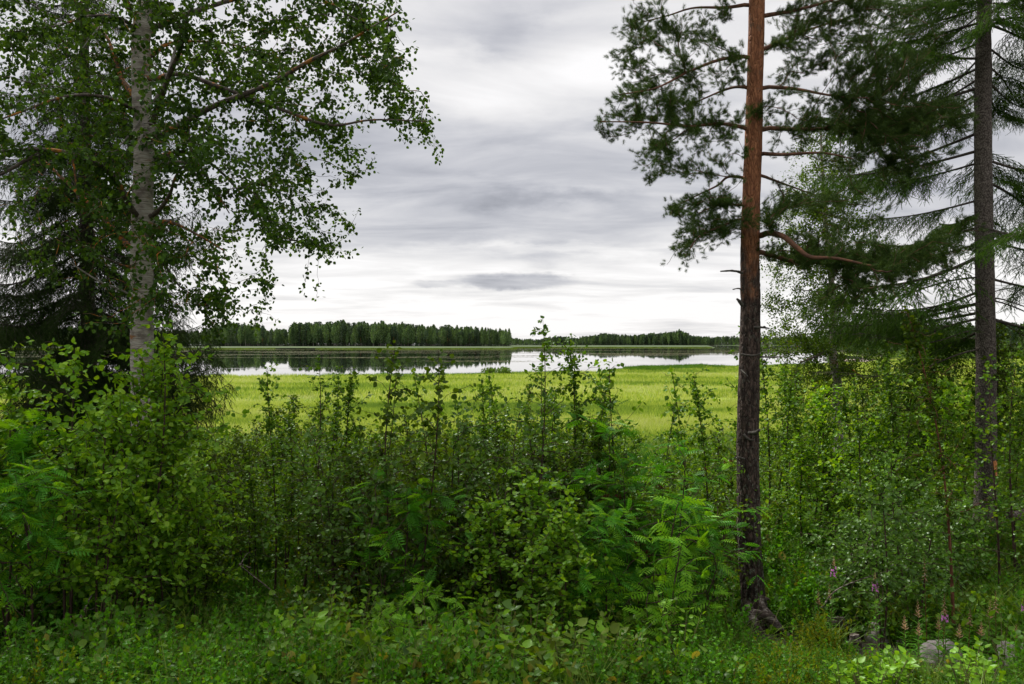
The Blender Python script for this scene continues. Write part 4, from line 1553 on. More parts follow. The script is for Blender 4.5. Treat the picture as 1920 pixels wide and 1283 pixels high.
forest('right_shore_forest', 'mixed forest closing the meadow behind the right spruce', 'at the meadow edge behind the right spruce', 'at the right edge of the meadow', row, mass, 4)
P = []
for _ in range(260):
    x = random.uniform(88, 200)
    y = 214 + (x - 92) * .10 + random.uniform(-4, 6)
    if y < shore(x) - 2:
        P.append((x, y, .1))
P = np.array(P)
s = RNG.uniform(.10, .22, len(P))
scatter('willow_fringe', 'light green willow scrub along the foot of the right forest', [(m, k) for k, i, m in FLAT], P,
        np.stack([0 * s, 0 * s, RNG.uniform(0, 6, len(P))], -1), np.stack([s, s, s * .9], -1), [FI[('bush', random.randrange(2))] for _ in P])

# mud bar at the right end of the lake
mb = MB()
n = 40
a = np.arange(n) * 2 * math.pi / n
cx, cy_ = 98.0, 214.0
rx, ry = 9.0, 13.0
rr = 1 + .12 * np.sin(a * 3 + 1) + .06 * np.sin(a * 7)
mb.add(np.vstack([np.stack([cx + rx * rr * np.cos(a), cy_ + ry * rr * np.sin(a), np.full(n, -.2)], -1), np.stack([cx + rx * .8 * rr * np.cos(a), cy_ + ry * .85 * rr * np.sin(a), np.full(n, .22)], -1), [(cx, cy_, .34)]]),
       [np.stack([np.arange(n), (np.arange(n) + 1) % n, (np.arange(n) + 1) % n + n, np.arange(n) + n], -1), np.stack([np.arange(n) + n, (np.arange(n) + 1) % n + n, np.full(n, 2 * n)], -1)])
mb.obj('mud_bar', M['mud'], kind='structure', label='bare pinkish mud bar at the right end of the lake')


# ------------------------------------------------------------------ reeds, sedge, lily pads
def blade_patch(n, w_, d_, h, bw, mat, lean=.25, tip=.9):
    P = np.stack([RNG.uniform(-w_ / 2, w_ / 2, n), RNG.uniform(-d_ / 2, d_ / 2, n), np.zeros(n)], -1)
    hh = h * RNG.uniform(.55, 1.1, n)
    a = RNG.uniform(0, 2 * math.pi, n)
    ln = np.stack([np.cos(a), np.sin(a), 0 * a], -1) * (hh * RNG.uniform(.05, lean, n))[:, None]
    b = RNG.uniform(0, 2 * math.pi, n)
    sd = np.stack([np.cos(b), np.sin(b), 0 * b], -1) * bw / 2
    up = np.array([0, 0, 1.]) * hh[:, None]
    m = P + up * .55 + ln * .3
    t = P + up + ln * 1.6
    V = np.stack([P - sd, P + sd, m + sd * .7, m - sd * .7, t], 1).reshape(-1, 3)
    k = np.arange(n)[:, None] * 5
    mb = MB()
    mb.add(V, [k + np.array([[0, 1, 2, 3]]), k + np.array([[3, 2, 4]])])
    return mb.mesh('blades', mat, smooth=False)


def rnd_rot(n, tilt=0.0):
    return np.stack([RNG.normal(0, tilt + 1e-6, n), RNG.normal(0, tilt + 1e-6, n), RNG.uniform(0, 6.283, n)], -1)


RP = [(blade_patch(150, 3.0, 1.4, 1.0, .10, M['reed']), 'reed') for _ in range(3)]
P = []
for xx in np.arange(-400, 3, 1.0):
    yy = 572 + 6 * math.sin(xx * .031) + 3 * math.sin(xx * .11)
    for _ in range(2):
        P.append((xx + random.uniform(-.8, .8), yy + random.uniform(-7 - 4 * (1 + math.sin(xx * .05)), 3), -.05))
for xx in np.arange(-16, 172, 1.7):
    yy = 700 + 7 * math.sin(xx * .02 + 1) + 4 * math.sin(xx * .07)
    for _ in range(2):
        P.append((xx, yy + random.uniform(-12, 4), -.05))
P = np.array(P)
s = RNG.uniform(.8, 1.5, len(P))
scatter('far_reeds', 'thin light green belt of reeds along the far shores', RP, P, rnd_rot(len(P)) * [0, 0, .1], np.stack([s, s, s * .7], -1), RNG.integers(0, 3, len(P)))

# meadow grass
MP = [(blade_patch(240, 1.7, 1.7, .46, .022, M['meadow'], .5), 'tuft') for _ in range(4)]
MP += [(blade_patch(130, 3.0, 3.0, .48, .06, M['meadow'], .5), 'tuft') for _ in range(3)]
P, S, I = [], [], []
y = 27.0
while y < 232:
    near = y < 62
    st = 1.15 if near else 2.1
    hw = y * .78 + 10
    for x in np.arange(-hw, hw + (30 if y > 120 else 0), st):
        xx, yy = x + random.uniform(-.5, .5) * st, y + random.uniform(-.5, .5) * st
        if yy > shore(xx) + 1.0 + math.sin(xx * .3) or random.random() < np.interp(yy, [27, 36], [.75, 0]):
            continue
        P.append((xx, yy, 0)); S.append(random.uniform(.75, 1.15)); I.append(random.randrange(4) if near else 4 + random.randrange(3))
    y += st
P = np.array(P); P[:, 2] = ground(P[:, 0], P[:, 1]) - .02
S = np.array(S)
hvar = 1 + .22 * vnoise(P[:, :2] * [.05, .3], 1.0, 3)
scatter('meadow_grass', 'yellow-green sedge meadow running to the lake', MP, P, rnd_rot(len(P), .03), np.stack([S, S, S * hvar], -1), I)

# darker sedge along the near water edge, tussocks and a clump
SP = [(blade_patch(200, 2.4, 1.6, .62, .07, M['sedge_dark'], .4), 'sedge') for _ in range(3)]
P, S = [], []
for xx in np.arange(-75, 75, .8):
    if vnoise(np.array([xx, 0.]), .13, 5) > -.1:
        P.append((xx, float(shore(xx)) + random.uniform(-2.5, 1.5), .02)); S.append(random.uniform(.6, 1.1))
for xx in np.arange(17.5, 38, .45):
    for _ in range(4):
        yy = float(shore(xx)) + random.uniform(-7, 6)
        P.append((xx, yy, .05)); S.append(1.25 * random.uniform(.7, 1.1) * (1 if xx > 20 else .6))
P = np.array(P)
S = np.array(S)
scatter('sedge_edge', 'darker green sedge tussocks along the near water edge', SP, P, rnd_rot(len(P), .05), np.stack([S, S, S], -1), RNG.integers(0, 3, len(P)))
for pxx, hh in ((918, .95), (944, 1.0)):
    yb = float(shore((pxx - 960) / FPX * 118)) - 2
    c = at(pxx, 690, yb)
    mb = MB()
    n = 420
    u = norm(RNG.normal(0, 1, (n, 3))) * RNG.random((n, 1)) ** .4
    Pp = u * np.array([1.1, .9, .5 * hh]) + np.array([0, 0, .5])
    place(mb, NARROW4, Pp, norm(u * .6 + RNG.normal(0, .5, (n, 3)) + [0, 0, .9]), RNG.normal(0, 1, (n, 3)), RNG.uniform(.2, .42, n))
    mb.obj('shore_bush', M['far_bush'], smooth=False, label='%s of two small round willow bushes at the water edge' % ('left' if pxx < 930 else 'right'), category='bush', group='willow bushes at the near water edge').location = (c[0], yb, .15)

n = 46
PADS = []
for _ in range(3):
    mb = MB()
    for _ in range(n):
        r = random.uniform(.12, .34)
        a = np.arange(7) * 2 * math.pi / 7
        cx_, cy2 = random.gauss(0, 3.2), random.gauss(0, 1.1)
        mb.add(np.stack([cx_ + r * np.cos(a), cy2 + r * np.sin(a), np.full(7, random.uniform(.008, .04))], -1), np.arange(7)[None, :])
    PADS.append((mb.mesh('pads', M['lily_pad'], smooth=False), 'pads'))
P = []
for _ in range(9000):
    x = random.uniform(-260, 250)
    y = random.uniform(165, 690)
    dens = vnoise(np.array([x * .02, y * .07]), 1.0, 9) + np.interp(y, [165, 230, 330, 440, 500, 690], [-.9, -.35, .1, .3, -.1, .1])
    lim = 565 if x < 0 else 690
    if y < lim and y > shore(x) + 8 and dens > .25 and abs(x) < y * .7:
        P.append((x, y, 0))
P = np.array(P)
s = RNG.uniform(.7, 1.5, len(P))
scatter('lily_pads', 'streaks of floating lily pads on the dark reflections', PADS, P, rnd_rot(len(P)) * [0, 0, .02], np.stack([s * 1.4, s, s * 0 + 1], -1), RNG.integers(0, 3, len(P)))


# ------------------------------------------------------------------ saplings and bushes
def sapling_proto(name, h, spread, nb, leaf, lsize, lmat, stem_mat, per=9, asc=1.0, r0=.0022, stems=1, low=.18, top=.97, back=.35, droop=.25, prof='cone', tipn=3, rnd=.7, rbase=None, lean=.055, fol='leaves'):
    sk = Skel(16000)
    att = []
    for s in range(stems):
        a = random.uniform(0, 6.28) + s * 6.28 / stems
        off = 0 if stems == 1 else random.uniform(.05, .16) * h * .4
        hs = h * (1 if s == 0 else random.uniform(.6, .95))
        n = max(10, int(hs / .09))
        t = np.linspace(0, 1, n)
        ang = random.uniform(0, 6.28)
        x = math.cos(a) * off * (.35 + t * 1.6) + lean * hs * np.sin(t * 2.5 + ang) * t
        y = math.sin(a) * off * (.35 + t * 1.6) + lean * hs * np.cos(t * 2.1 + ang) * t
        pts = np.stack([x, y, hs * t - .04], -1)
        rb = (rbase or .0055 * hs) * (1 if s == 0 else .75)
        ok = [bool(low * .8 < q < .985) for q in t]
        if s:
            pts[0] = sk.P[1]
        sk.path(-1 if s == 0 else 1, pts, ok=ok, rmin=np.linspace(rb, .0016, n), tip=True)
        for b in range(nb // stems):
            u = low + (top - low) * (b + random.random()) / (nb // stems)
            p = np.array([np.interp(u, t, pts[:, i]) for i in range(3)])
            if prof == 'cone':
                w_ = spread * (1 - u) ** .75 * random.uniform(.7, 1.1) + .07
            elif prof == 'top':
                w_ = spread * math.sin(math.pi * min(1, max(0, (u - low * .6) / (1 - low * .6))) ** .8) * random.uniform(.6, 1.1) + .08
            else:
                w_ = spread * math.sqrt(max(.02, 1 - ((u - .5) / .56) ** 2)) * random.uniform(.55, 1.1)
            az_ = b * 2.4 + random.uniform(-.5, .5)
            for q in range(tipn):
                f = (q + 1) / tipn
                e = p + np.array([math.cos(az_) * w_ * f, math.sin(az_) * w_ * f, asc * w_ * f * random.uniform(.4, 1.0)]) + RNG.normal(0, .085 * w_ + .03, 3) * (1 + f)
                e[2] = min(e[2], hs * 1.0)
                att.append(e)
    sk.grow(np.array(att), step=.07, wob=.012, pull=.45, lift=.35, sag=-.1, angw=.8)
    sk.radii(r0, .42)
    wood = MB()
    sk.par[0] = -1
    sk.tubes(wood, k=5)
    P, D = sk.leaf_sites(per, back, 0)
    P = P + RNG.normal(0, .012, P.shape)
    lm = MB()
    if fol == 'leaves':
        leaves_at(lm, P, D, leaf, lsize, droop=droop, out=.45, rnd=rnd, tilt=.6, petiole=.018)
    root = thing(name, name, 'sapling', (0, 0, -500))
    part(root, 'stem', wood.mesh('stem', stem_mat))
    if lm.v:
        part(root, 'leaves', lm.mesh('leaves', lmat, smooth=False), kind='stuff')
    root['proto_h'] = h
    return root, sk


PROTO = {}


def reg(key, lst):
    PROTO[key] = lst


reg('birch', [sapling_proto('birch_sapling', h, sp, nb, LEAF4 if h < 3 else LEAF8, .048, M['sapling_leaf'], M['stem_dark'], per=11, asc=.9, prof='cone', tipn=3, low=.32)[0]
              for h, sp, nb in ((2.2, .55, 26), (3.0, .72, 34), (3.1, .5, 24), (3.9, .8, 44), (3.7, .55, 30), (4.6, .8, 52), (2.6, .7, 22))])
reg('slim', [sapling_proto('slender_sapling', h, sp, nb, LEAF8, .058, M['sapling_leaf'], M['stem_dark'], per=6, asc=1.1, prof='cone', tipn=2, low=.25, back=.25)[0]
             for h, sp, nb in ((3.2, .34, 26), (4.2, .42, 32))])
reg('aspen', [sapling_proto('aspen_sapling', h, sp * 1.35, nb, ROUND8, .064, M['dark_leaf'], M['stem_dark'], per=7, asc=1.25, prof='cone', tipn=2, low=.22, droop=.6, back=.3)[0]
              for h, sp, nb in ((3.6, .42, 30), (4.1, .46, 34))])
reg('grey', [sapling_proto('grey_willow', h, sp, nb, LEAF8, .056, M['grey_leaf'], M['stem_dark'], per=9, asc=.55, prof='round', tipn=3, stems=2, rnd=.45, droop=.1, low=.3)[0]
             for h, sp, nb in ((2.3, .8, 54), (2.9, .9, 64))])
reg('bush', [sapling_proto('leafy_bush', h, sp, nb, LEAF8, .064, M['lime_leaf'], M['stem_dark'], per=9, asc=.9, prof='top', tipn=3, stems=3, rnd=.6, low=.28)[0]
             for h, sp, nb in ((3.2, .75, 66), (3.9, .85, 78))])
reg('thicket', [sapling_proto('thicket_birch', h, sp, nb, LEAF4, .052, M['dark_leaf'], M['stem_dark'], per=9, asc=1.0, prof='top', tipn=3, stems=s, low=.34)[0]
                for h, sp, nb, s in ((1.7, .5, 26, 1), (2.3, .65, 40, 2), (2.9, .6, 40, 1), (2.5, .8, 50, 3))])
reg('alder', [sapling_proto('round_leaved_sapling', h, sp, nb, ROUND8, .062, M['lime_leaf'], M['stem_dark'], per=8, asc=.7, prof='round', tipn=3, low=.3, rnd=.6)[0]
              for h, sp, nb in ((2.6, .75, 50), (3.1, .7, 56))])
reg('redstem', [sapling_proto('red_stemmed_sapling', 4.6, .55, 44, LEAF8, .052, M['dark_leaf'], M['stem_red'], per=8, asc=.9, prof='cone', tipn=3, low=.35, rbase=.024)[0]])

# rowans: each frond is a part of its own
FR = []
for i in range(4):
    fv = T_frond(6 + i % 2, .085, .29, .25 + .1 * i)
    for mt in ('rowan_leaf', 'rowan_lime'):
        FR.append((MB().add(*fv).mesh('frond', M[mt], smooth=False), mt))


def frond_parts(root, P, D, size, lime=0.0, droop=.15, up=.35):
    n = len(P)
    y = norm(D * .35 + RNG.normal(0, .75, (n, 3)) * [1, 1, .45] + np.array([0, 0, up - droop]))
    for i in range(n):
        Y = Vector(y[i])
        N = Vector(norm(RNG.normal(0, .35, 3) + np.array([0, -.25, 1])))
        X = Y.cross(N).normalized(); Z = X.cross(Y)
        s = size * random.uniform(.7, 1.2)
        me = random.choice([m for m, k in FR if (k == 'rowan_lime') == (random.random() < lime)] or [FR[0][0]])
        o = part(root, 'frond', me)
        from mathutils import Matrix
        mt = Matrix((X, Y, Z)).transposed().to_4x4()
        mt = Matrix.Translation(Vector(P[i])) @ mt @ Matrix.Scale(s, 4)
        o.matrix_local = mt


def rowan(h, spread, n, lime=0.0, clusters=0, low=.3, size=.185):
    root, sk = sapling_proto('rowan_bush', h, spread, n, LEAF4, .05, M['rowan_leaf'], M['stem_dark'], asc=.8, prof='round', tipn=2, stems=2 if h > 2 else 1, fol='none', low=low)
    P, D = sk.leaf_sites(4.0, .32, 0)
    frond_parts(root, P, D, size, lime)
    for _ in range(clusters):
        t = random.choice(sk.tips)
        mb = MB()
        m = 46
        u = norm(RNG.normal(0, 1, (m, 3))) * RNG.random((m, 1)) ** .5
        place(mb, LEAF4, u * [.055, .055, .03] + [0, 0, .04], u + [0, 0, .5], RNG.normal(0, 1, (m, 3)), RNG.uniform(.012, .022, m))
        o = part(root, 'flower_head', mb.mesh('flower_head', M['rowan_cluster'], smooth=False))
        o.location = sk.P[t]
    return root


ROW = {'big': rowan(2.4, .75, 44, .12, 7), 'mid': rowan(1.8, .6, 32, .3, 2), 'tall': rowan(2.9, .55, 40, .1, 5), 'small': rowan(.75, .28, 10, .85, 0, .1, .12)}
for k, r in ROW.items():
    PROTO['rowan_' + k] = [r]
HT = {k: [float(r['proto_h']) if 'proto_h' in r else 1.0 for r in v] for k, v in PROTO.items()}


def plant(kind, px, top, D, label, group=None, cat=None, k=None, hmin=.3, tilt=.09, wide=1.0):
    x = (px - 960) / FPX * D
    g0 = gz1(x, D)
    ztop = EYE - (top - 641.5) / FPX * D
    h = max(hmin, ztop - g0)
    hs = HT[kind]
    if k is None:
        k = int(np.argmin([abs(math.log(h / q)) + random.uniform(0, .12) for q in hs]))
    s = h / hs[k]
    sw = wide * (s ** .5 if s < 1 else s ** .8)
    sw = min(sw, 1.5 * s)
    r = copy_tree(PROTO[kind][k], (x, D, g0 - .02), random.uniform(0, 6.28), (sw, sw, s), label, group, (random.gauss(0, tilt * .6), random.gauss(0, tilt * .6)))
    if cat:
        r['category'] = cat
    if not group and 'group' in r:
        del r['group']
    return r


# those that stand out, one by one
for kind, px, top, D, lab, cat in [
    ('bush', 245, 596, 8.6, 'bright leafy bush in front of the pale trunk, its shoots tallest and yellow-green', 'bush'),
    ('bush', 285, 640, 9.0, 'narrow light shoot bush between the pale trunk and the drooping spruce bough', 'bush'),
    ('bush', 262, 650, 9.6, 'light bush hiding the foot of the pale trunk', 'bush'),
    ('bush', 218, 668, 8.9, 'light bush left against the foot of the pale trunk', 'bush'),
    ('bush', 130, 640, 8.2, 'leafy bush with arching light shoots between the dark spruce trunk and the frame edge', 'bush'),
    ('bush', 35, 622, 8.8, 'leafy bush at the far left whose tip reaches over the lake line', 'bush'),
    ('bush', 305, 716, 8.9, 'broad leafy bush right of the pale trunk, just under the spruce bough', 'bush'),
    ('bush', 355, 800, 9.2, 'lower leafy bush at the right foot of the bright green bush', 'bush'),
    ('bush', -40, 690, 8.4, 'leafy bush cut by the left edge of the photo', 'bush'),
    ('bush', 190, 730, 7.8, 'nearest leafy bush under the pale trunk with dense mid-green leaves', 'bush'),
    ('birch', 512, 676, 11.5, 'airy birch sapling, first one right of the dark spruce bough', 'sapling'),
    ('birch', 585, 694, 11.8, 'dark birch sapling with dense crown against the meadow, second right of the spruce bough', 'sapling'),
    ('birch', 655, 684, 11.5, 'birch sapling with thin leaning top, left of the two round-leaved aspens', 'sapling'),
    ('aspen', 722, 622, 9.0, 'taller of two round-leaved aspen saplings, narrow tip above the far forest shore', 'sapling'),
    ('aspen', 778, 640, 8.6, 'aspen sapling with a pale new shoot at its tip, right one of the pair', 'sapling'),
    ('birch', 880, 700, 11, 'birch sapling with pointed top just left of the two shore bushes', 'sapling'),
    ('birch', 938, 694, 11.6, 'birch sapling standing in front of the two shore bushes', 'sapling'),
    ('slim', 1001, 588, 8.8, 'tallest slender sapling in the middle, its few top leaves dark against the sky', 'sapling'),
    ('birch', 1068, 624, 10.2, 'birch sapling whose thin tip reaches the second wooded point', 'sapling'),
    ('birch', 1100, 690, 10.0, 'leafy birch sapling right of the tallest slender one', 'sapling'),
    ('slim', 1162, 672, 9.8, 'slim sapling with drooping leaf pairs standing alone against the meadow', 'sapling'),
    ('slim', 1240, 742, 10.2, 'thin low sapling with sideways twigs before the open meadow', 'sapling'),
    ('slim', 1282, 690, 10.5, 'sparse sapling between the lone slim one and the pine trunk', 'sapling'),
    ('birch', 1325, 688, 10.8, 'leafy birch sapling a step left of the pine trunk', 'sapling'),
    ('slim', 1374, 580, 12.5, 'tall thin birch sapling touching the left side of the pine trunk', 'sapling'),
    ('slim', 560, 655, 11.2, 'slim leader standing between the first two birch saplings right of the spruce bough', 'sapling'),
    ('slim', 690, 655, 10.4, 'slim leader just left of the taller round-leaved aspen', 'sapling'),
    ('slim', 826, 688, 10.6, 'slim leader right of the two round-leaved aspens', 'sapling'),
    ('slim', 1040, 640, 10.6, 'slim leader right beside the tallest slender sapling', 'sapling'),
    ('slim', 1122, 676, 11.2, 'slim leader left of the lone sapling against the meadow', 'sapling'),
    ('slim', 1345, 640, 11.8, 'slim leader closest to the left side of the pine', 'sapling'),
    ('redstem', 1790, 560, 9.2, 'tall sapling with a reddish-brown stem in front of the right spruce', 'sapling'),
    ('slim', 1872, 660, 11, 'slim sapling with dark stem just right of the right spruce trunk', 'sapling'),
    ('slim', 1905, 640, 12.5, 'slim sapling nearest to the right edge of the photo', 'sapling'),
    ('birch', 1735, 640, 14, 'birch sapling between the mud bar and the right spruce', 'sapling'),
    ('birch', 1665, 655, 14, 'pale-stemmed birch sapling left of the mud bar', 'sapling'),
    ('grey', 640, 800, 9.4, 'grey-green willow bush left of the two aspens', 'bush'),
    ('grey', 700, 850, 8.8, 'grey-green willow bush at the foot of the two aspens', 'bush'),
    ('grey', 870, 740, 9.9, 'dull grey-green willow bush between the aspens and the tallest slender sapling', 'bush'),
    ('grey', 955, 760, 9.7, 'dull grey-green willow bush just left of the tallest slender sapling', 'bush'),
    ('grey', 1060, 790, 10.2, 'grey-green willow bush behind the rowans', 'bush'),
    ('grey', 1650, 900, 8.8, 'shiny grey-green willow bush right of the pine, the tallest there', 'bush'),
    ('grey', 1720, 850, 9.6, 'grey-green willow bush beside the reddish stem', 'bush'),
    ('grey', 1600, 960, 10.6, 'low grey-green willow bush behind the fireweed', 'bush'),
    ('alder', 1000, 880, 8.4, 'round-leaved light green sapling at the centre of the thicket', 'sapling'),
    ('alder', 1050, 940, 8.0, 'round-leaved light green bush in front of the centre thicket', 'sapling'),
    ('alder', 930, 930, 8.6, 'round-leaved light green sapling with shiny leaves left of the centre', 'sapling'),
    ('rowan_big', 1262, 835, 8.8, 'large rowan bush with bright fronds and brown flower heads left of the pine', 'rowan'),
    ('rowan_tall', 1150, 760, 9.6, 'tall rowan whose brown flower head rises over the thicket edge', 'rowan'),
    ('rowan_big', 1190, 860, 8.9, 'rowan bush with dark fronds in the right of the thicket', 'rowan'),
    ('rowan_mid', 1290, 930, 9.2, 'lower rowan bush touching the pine trunk with its fronds', 'rowan'),
    ('rowan_mid', 1130, 950, 8.2, 'rowan bush with the large star-like fronds before the dark stems', 'rowan'),
    ('rowan_mid', 745, 900, 8.6, 'rowan bush growing between the two aspen stems', 'rowan'),
    ('rowan_mid', 60, 870, 7.6, 'rowan bush with vivid fronds low in the left bushes', 'rowan'),
    ('rowan_mid', 10, 790, 8.2, 'rowan with bright fronds at the left edge', 'rowan'),
    ('rowan_small', 800, 1075, 7.4, 'yellow-green young rowan under the aspens', 'rowan'),
    ('rowan_small', 700, 1125, 7.1, 'yellow-green rowan seedling left of the big-leaved suckers', 'rowan'),
    ('rowan_small', 850, 1120, 7.0, 'yellow-green rowan seedling rising out of the big-leaved suckers', 'rowan'),
    ('rowan_small', 600, 1150, 7.1, 'light rowan seedling farthest left in the low undergrowth', 'rowan'),
    ('rowan_small', 760, 1150, 6.8, 'nearest yellow rowan seedling with fanned fronds', 'rowan'),
    ('rowan_small', 1235, 930, 8.0, 'bright young rowan in front of the large rowan bush', 'rowan'),
    ('rowan_small', 1255, 1000, 7.8, 'bright star-fronded young rowan low before the rowan thicket', 'rowan'),
]:
    plant(kind, px, top, D, lab, None, cat)

# the thicket behind and between: groups no one could tell apart
TOPL = ([0, 380, 400, 470, 520, 640, 700, 830, 900, 1000, 1100, 1180, 1250, 1330, 1420, 1500, 1600, 1700, 1800, 1920], [720, 850, 850, 800, 750, 775, 820, 840, 765, 745, 750, 815, 830, 790, 715, 705, 705, 670, 665, 660])


ORD = ('first second third fourth fifth sixth seventh eighth ninth tenth eleventh twelfth thirteenth fourteenth fifteenth sixteenth '
       'seventeenth eighteenth nineteenth twentieth twenty-first twenty-second twenty-third twenty-fourth twenty-fifth twenty-sixth '
       'twenty-seventh twenty-eighth twenty-ninth thirtieth').split()
SHORT = {}


def belt(kind, n, x0, x1, d0, d1, dy, jit, lab, grp, cat='sapling'):
    base = lab
    for i in range(n):
        lab = ORD[i] + ' from the left: ' + base
        px = x0 + (x1 - x0) * (i + random.random()) / n
        D = random.uniform(d0, d1)
        top = np.interp(px, *TOPL) + dy + random.gauss(0, jit * 1.35)
        if abs(px - 1845) < 52 and D < 15.4 and top < 960:
            D = random.uniform(15.8, 19)
        if abs(px - 1405) < 38 and D < 11.4:
            D = random.uniform(12, 15)
        if abs(px - 1569) < 26:
            top += 120
        if 1425 < px < 1590 and D < 13.5:
            D = random.uniform(13.8, 17)
        plant(kind, px, top, D, lab, grp, cat)


belt('thicket', 30, 380, 880, 12.5, 17, 20, 26, 'dark young birch in the shaded thicket left of the aspens', 'shaded thicket left of the aspens')
belt('thicket', 16, 600, 900, 9.5, 12, 110, 45, 'short birch in the low front of the left thicket', 'low front of the left thicket')
belt('birch', 12, 440, 700, 11.5, 14, 50, 28, 'young birch on the meadow side of the left thicket', 'meadow side of the left thicket')
belt('birch', 24, 830, 1200, 11, 15, 18, 24, 'young birch in the middle thicket behind round-leaved saplings', 'middle thicket')
belt('thicket', 24, 860, 1400, 9.3, 12, 110, 50, 'dark-leaved birch inside the middle thicket', 'inside of the middle thicket')
belt('birch', 14, 1180, 1380, 12, 17, 30, 25, 'young birch between the rowans and the meadow', 'behind the rowans')
belt('birch', 26, 1440, 1920, 11.5, 17, 10, 34, 'airy young birch in the thicket right of the pine', 'light thicket at the right')
belt('thicket', 16, 1430, 1920, 14, 20, 50, 40, 'dark young birch in the thicket right of the pine', 'dark birches at the right')
belt('alder', 12, 1440, 1900, 12.5, 16, 90, 40, 'round-leaved bush in the thicket right of the pine', 'round-leaved bushes at the right')
belt('grey', 4, 1610, 1800, 9.8, 12, 170, 40, 'grey-green willow bush in the lower right thicket', 'grey willows at the right', 'bush')
belt('bush', 8, -20, 380, 9.2, 11, 120, 40, 'leafy bush behind the bright bushes at the left', 'dense left foreground bushes', 'bush')
belt('thicket', 18, -20, 420, 9.6, 14, 100, 50, 'dark-leaved birch behind the left bushes', 'behind the left bushes')
belt('birch', 9, 1940, 2300, 9, 16, 10, 30, 'young birch beyond the right edge of the thicket', 'birches beyond the right edge')
belt('thicket', 9, -380, -30, 8.5, 15, 60, 40, 'young birch beyond the left edge of the bushes', 'birches beyond the left edge')
belt('thicket', 26, -40, 1960, 17, 25, 45, 20, 'low birch at the meadow edge behind the thicket', 'birches at the meadow edge')

# prototypes rest off stage: remove them
for lst in PROTO.values():
    for r in lst:
        for ch in KIDS.get(r.name, []):
            for g in KIDS.get(ch.name, []):
                bpy.data.objects.remove(g)
            bpy.data.objects.remove(ch)
        bpy.data.objects.remove(r)


# ------------------------------------------------------------------ undergrowth (stuff): scattered clumps of small plants
def clump(n_st, h, rad, leaf, ls, per, mat, stem_mat, up=.6, rnd=.6, droop=.0, lean=.5):
    mb = MB()
    P, D = [], []
    for _ in range(n_st):
        a = random.uniform(0, 6.28)
        r = rad * random.random() ** .5
        b = np.array([math.cos(a) * r, math.sin(a) * r, -.03])
        hh = h * random.uniform(.55, 1.1)
        d = np.array([math.cos(a) * lean * random.random(), math.sin(a) * lean * random.random(), 1.0]) + RNG.normal(0, .12, 3)
        pts = spline([b, b + d * hh * .5 + RNG.normal(0, .02, 3), b + d * hh + RNG.normal(0, .03, 3)], 5)
        tube(mb, pts, np.linspace(.0022, .0009, 5), k=3, mi=1)
        for _ in range(per):
            u = random.uniform(.25, 1) * 4
            i = min(3, int(u))
            P.append(pts[i] * (1 - u + i) + pts[i + 1] * (u - i)); D.append(d)
    P = np.array(P); D = norm(np.array(D))
    n = len(P)
    y = norm(D * up + RNG.normal(0, rnd, (n, 3)) + [0, 0, -droop])
    place(mb, leaf, P, y, norm(RNG.normal(0, .5, (n, 3)) + [0, 0, 1]), ls * RNG.uniform(.7, 1.25, n))
    return mb.mesh('clump', [mat, stem_mat], smooth=False)


BIL = [(clump(26, .26, .20, LEAF4, .030, 13, M['bilberry_leaf'], M['stem_green']), 'bilberry') for _ in range(4)]
BILT = [(clump(22, .46, .18, LEAF4, .036, 18, M['bilberry_leaf'], M['stem_green'], lean=.35), 'bilberry') for _ in range(3)]
HEA = [(clump(20, .40, .16, NARROW4, .042, 26, M['heath_leaf'], M['stem_green'], up=1.0, rnd=.55, lean=.3), 'heath') for _ in range(3)]
HRB = [(clump(9, .42, .2, ROUND8, .055, 8, M['sapling_leaf'], M['stem_green'], up=.3, rnd=.8, droop=.1), 'herb') for _ in range(3)]
DUL = [(clump(7, .34, .2, LEAF8, .075, 7, M['dull_leaf'], M['stem_green'], up=.3, rnd=.8, droop=.2), 'herb') for _ in range(3)]
GRS = [(blade_patch(60, .3, .3, .42, .011, M['grass_near'], .9), 'grass') for _ in range(3)]
DRY = [(clump(5, .3, .2, LEAF4, .02, 2, M['seed_head'], M['dead_twig'], lean=1.4), 'twigs') for _ in range(2)]
SRC = BIL + BILT + HEA + HRB + DUL + GRS + DRY
OFF = {}
c = 0
for nm, lst in (('bil', BIL), ('bilt', BILT), ('hea', HEA), ('hrb', HRB), ('dul', DUL), ('grs', GRS), ('dry', DRY)):
    OFF[nm] = (c, len(lst)); c += len(lst)


def foot(px, py, lift):
    """distance at which something seen at this height in the photograph stands on the ground"""
    D = 5.0
    while D < 20 and EYE - (py - 641.5) / FPX * D - lift > gz1((px - 960) / FPX * D, D):
        D += .02
    return D


def zone_weights(px, D):
    """which plants dominate where: bilberry carpet, Labrador-tea, herbs, suckers"""
    w_ = {'bil': 1.0, 'bilt': .25, 'hea': .04, 'hrb': .22, 'dul': .05, 'grs': .18, 'dry': .06}
    if 1280 < px < 1680 and D < 9.4:
        w_['hea'] = 1.3 * math.exp(-((px - 1520) / 110) ** 2); w_['bilt'] = .8
    if 1380 < px < 1500 and D < 10.5:
        w_['hea'] += .35
    if px > 1640:
        w_['grs'] = .5; w_['hrb'] = .5
    if 480 < px < 1280 and D < 8.6:
        w_['dul'] = .5; w_['hrb'] = .45
    if px < 520:
        w_['grs'] = .05; w_['bilt'] = .5
    if px < 120 and D < 8.5:
        w_['dul'] = .3; w_['dry'] = .25
    return w_


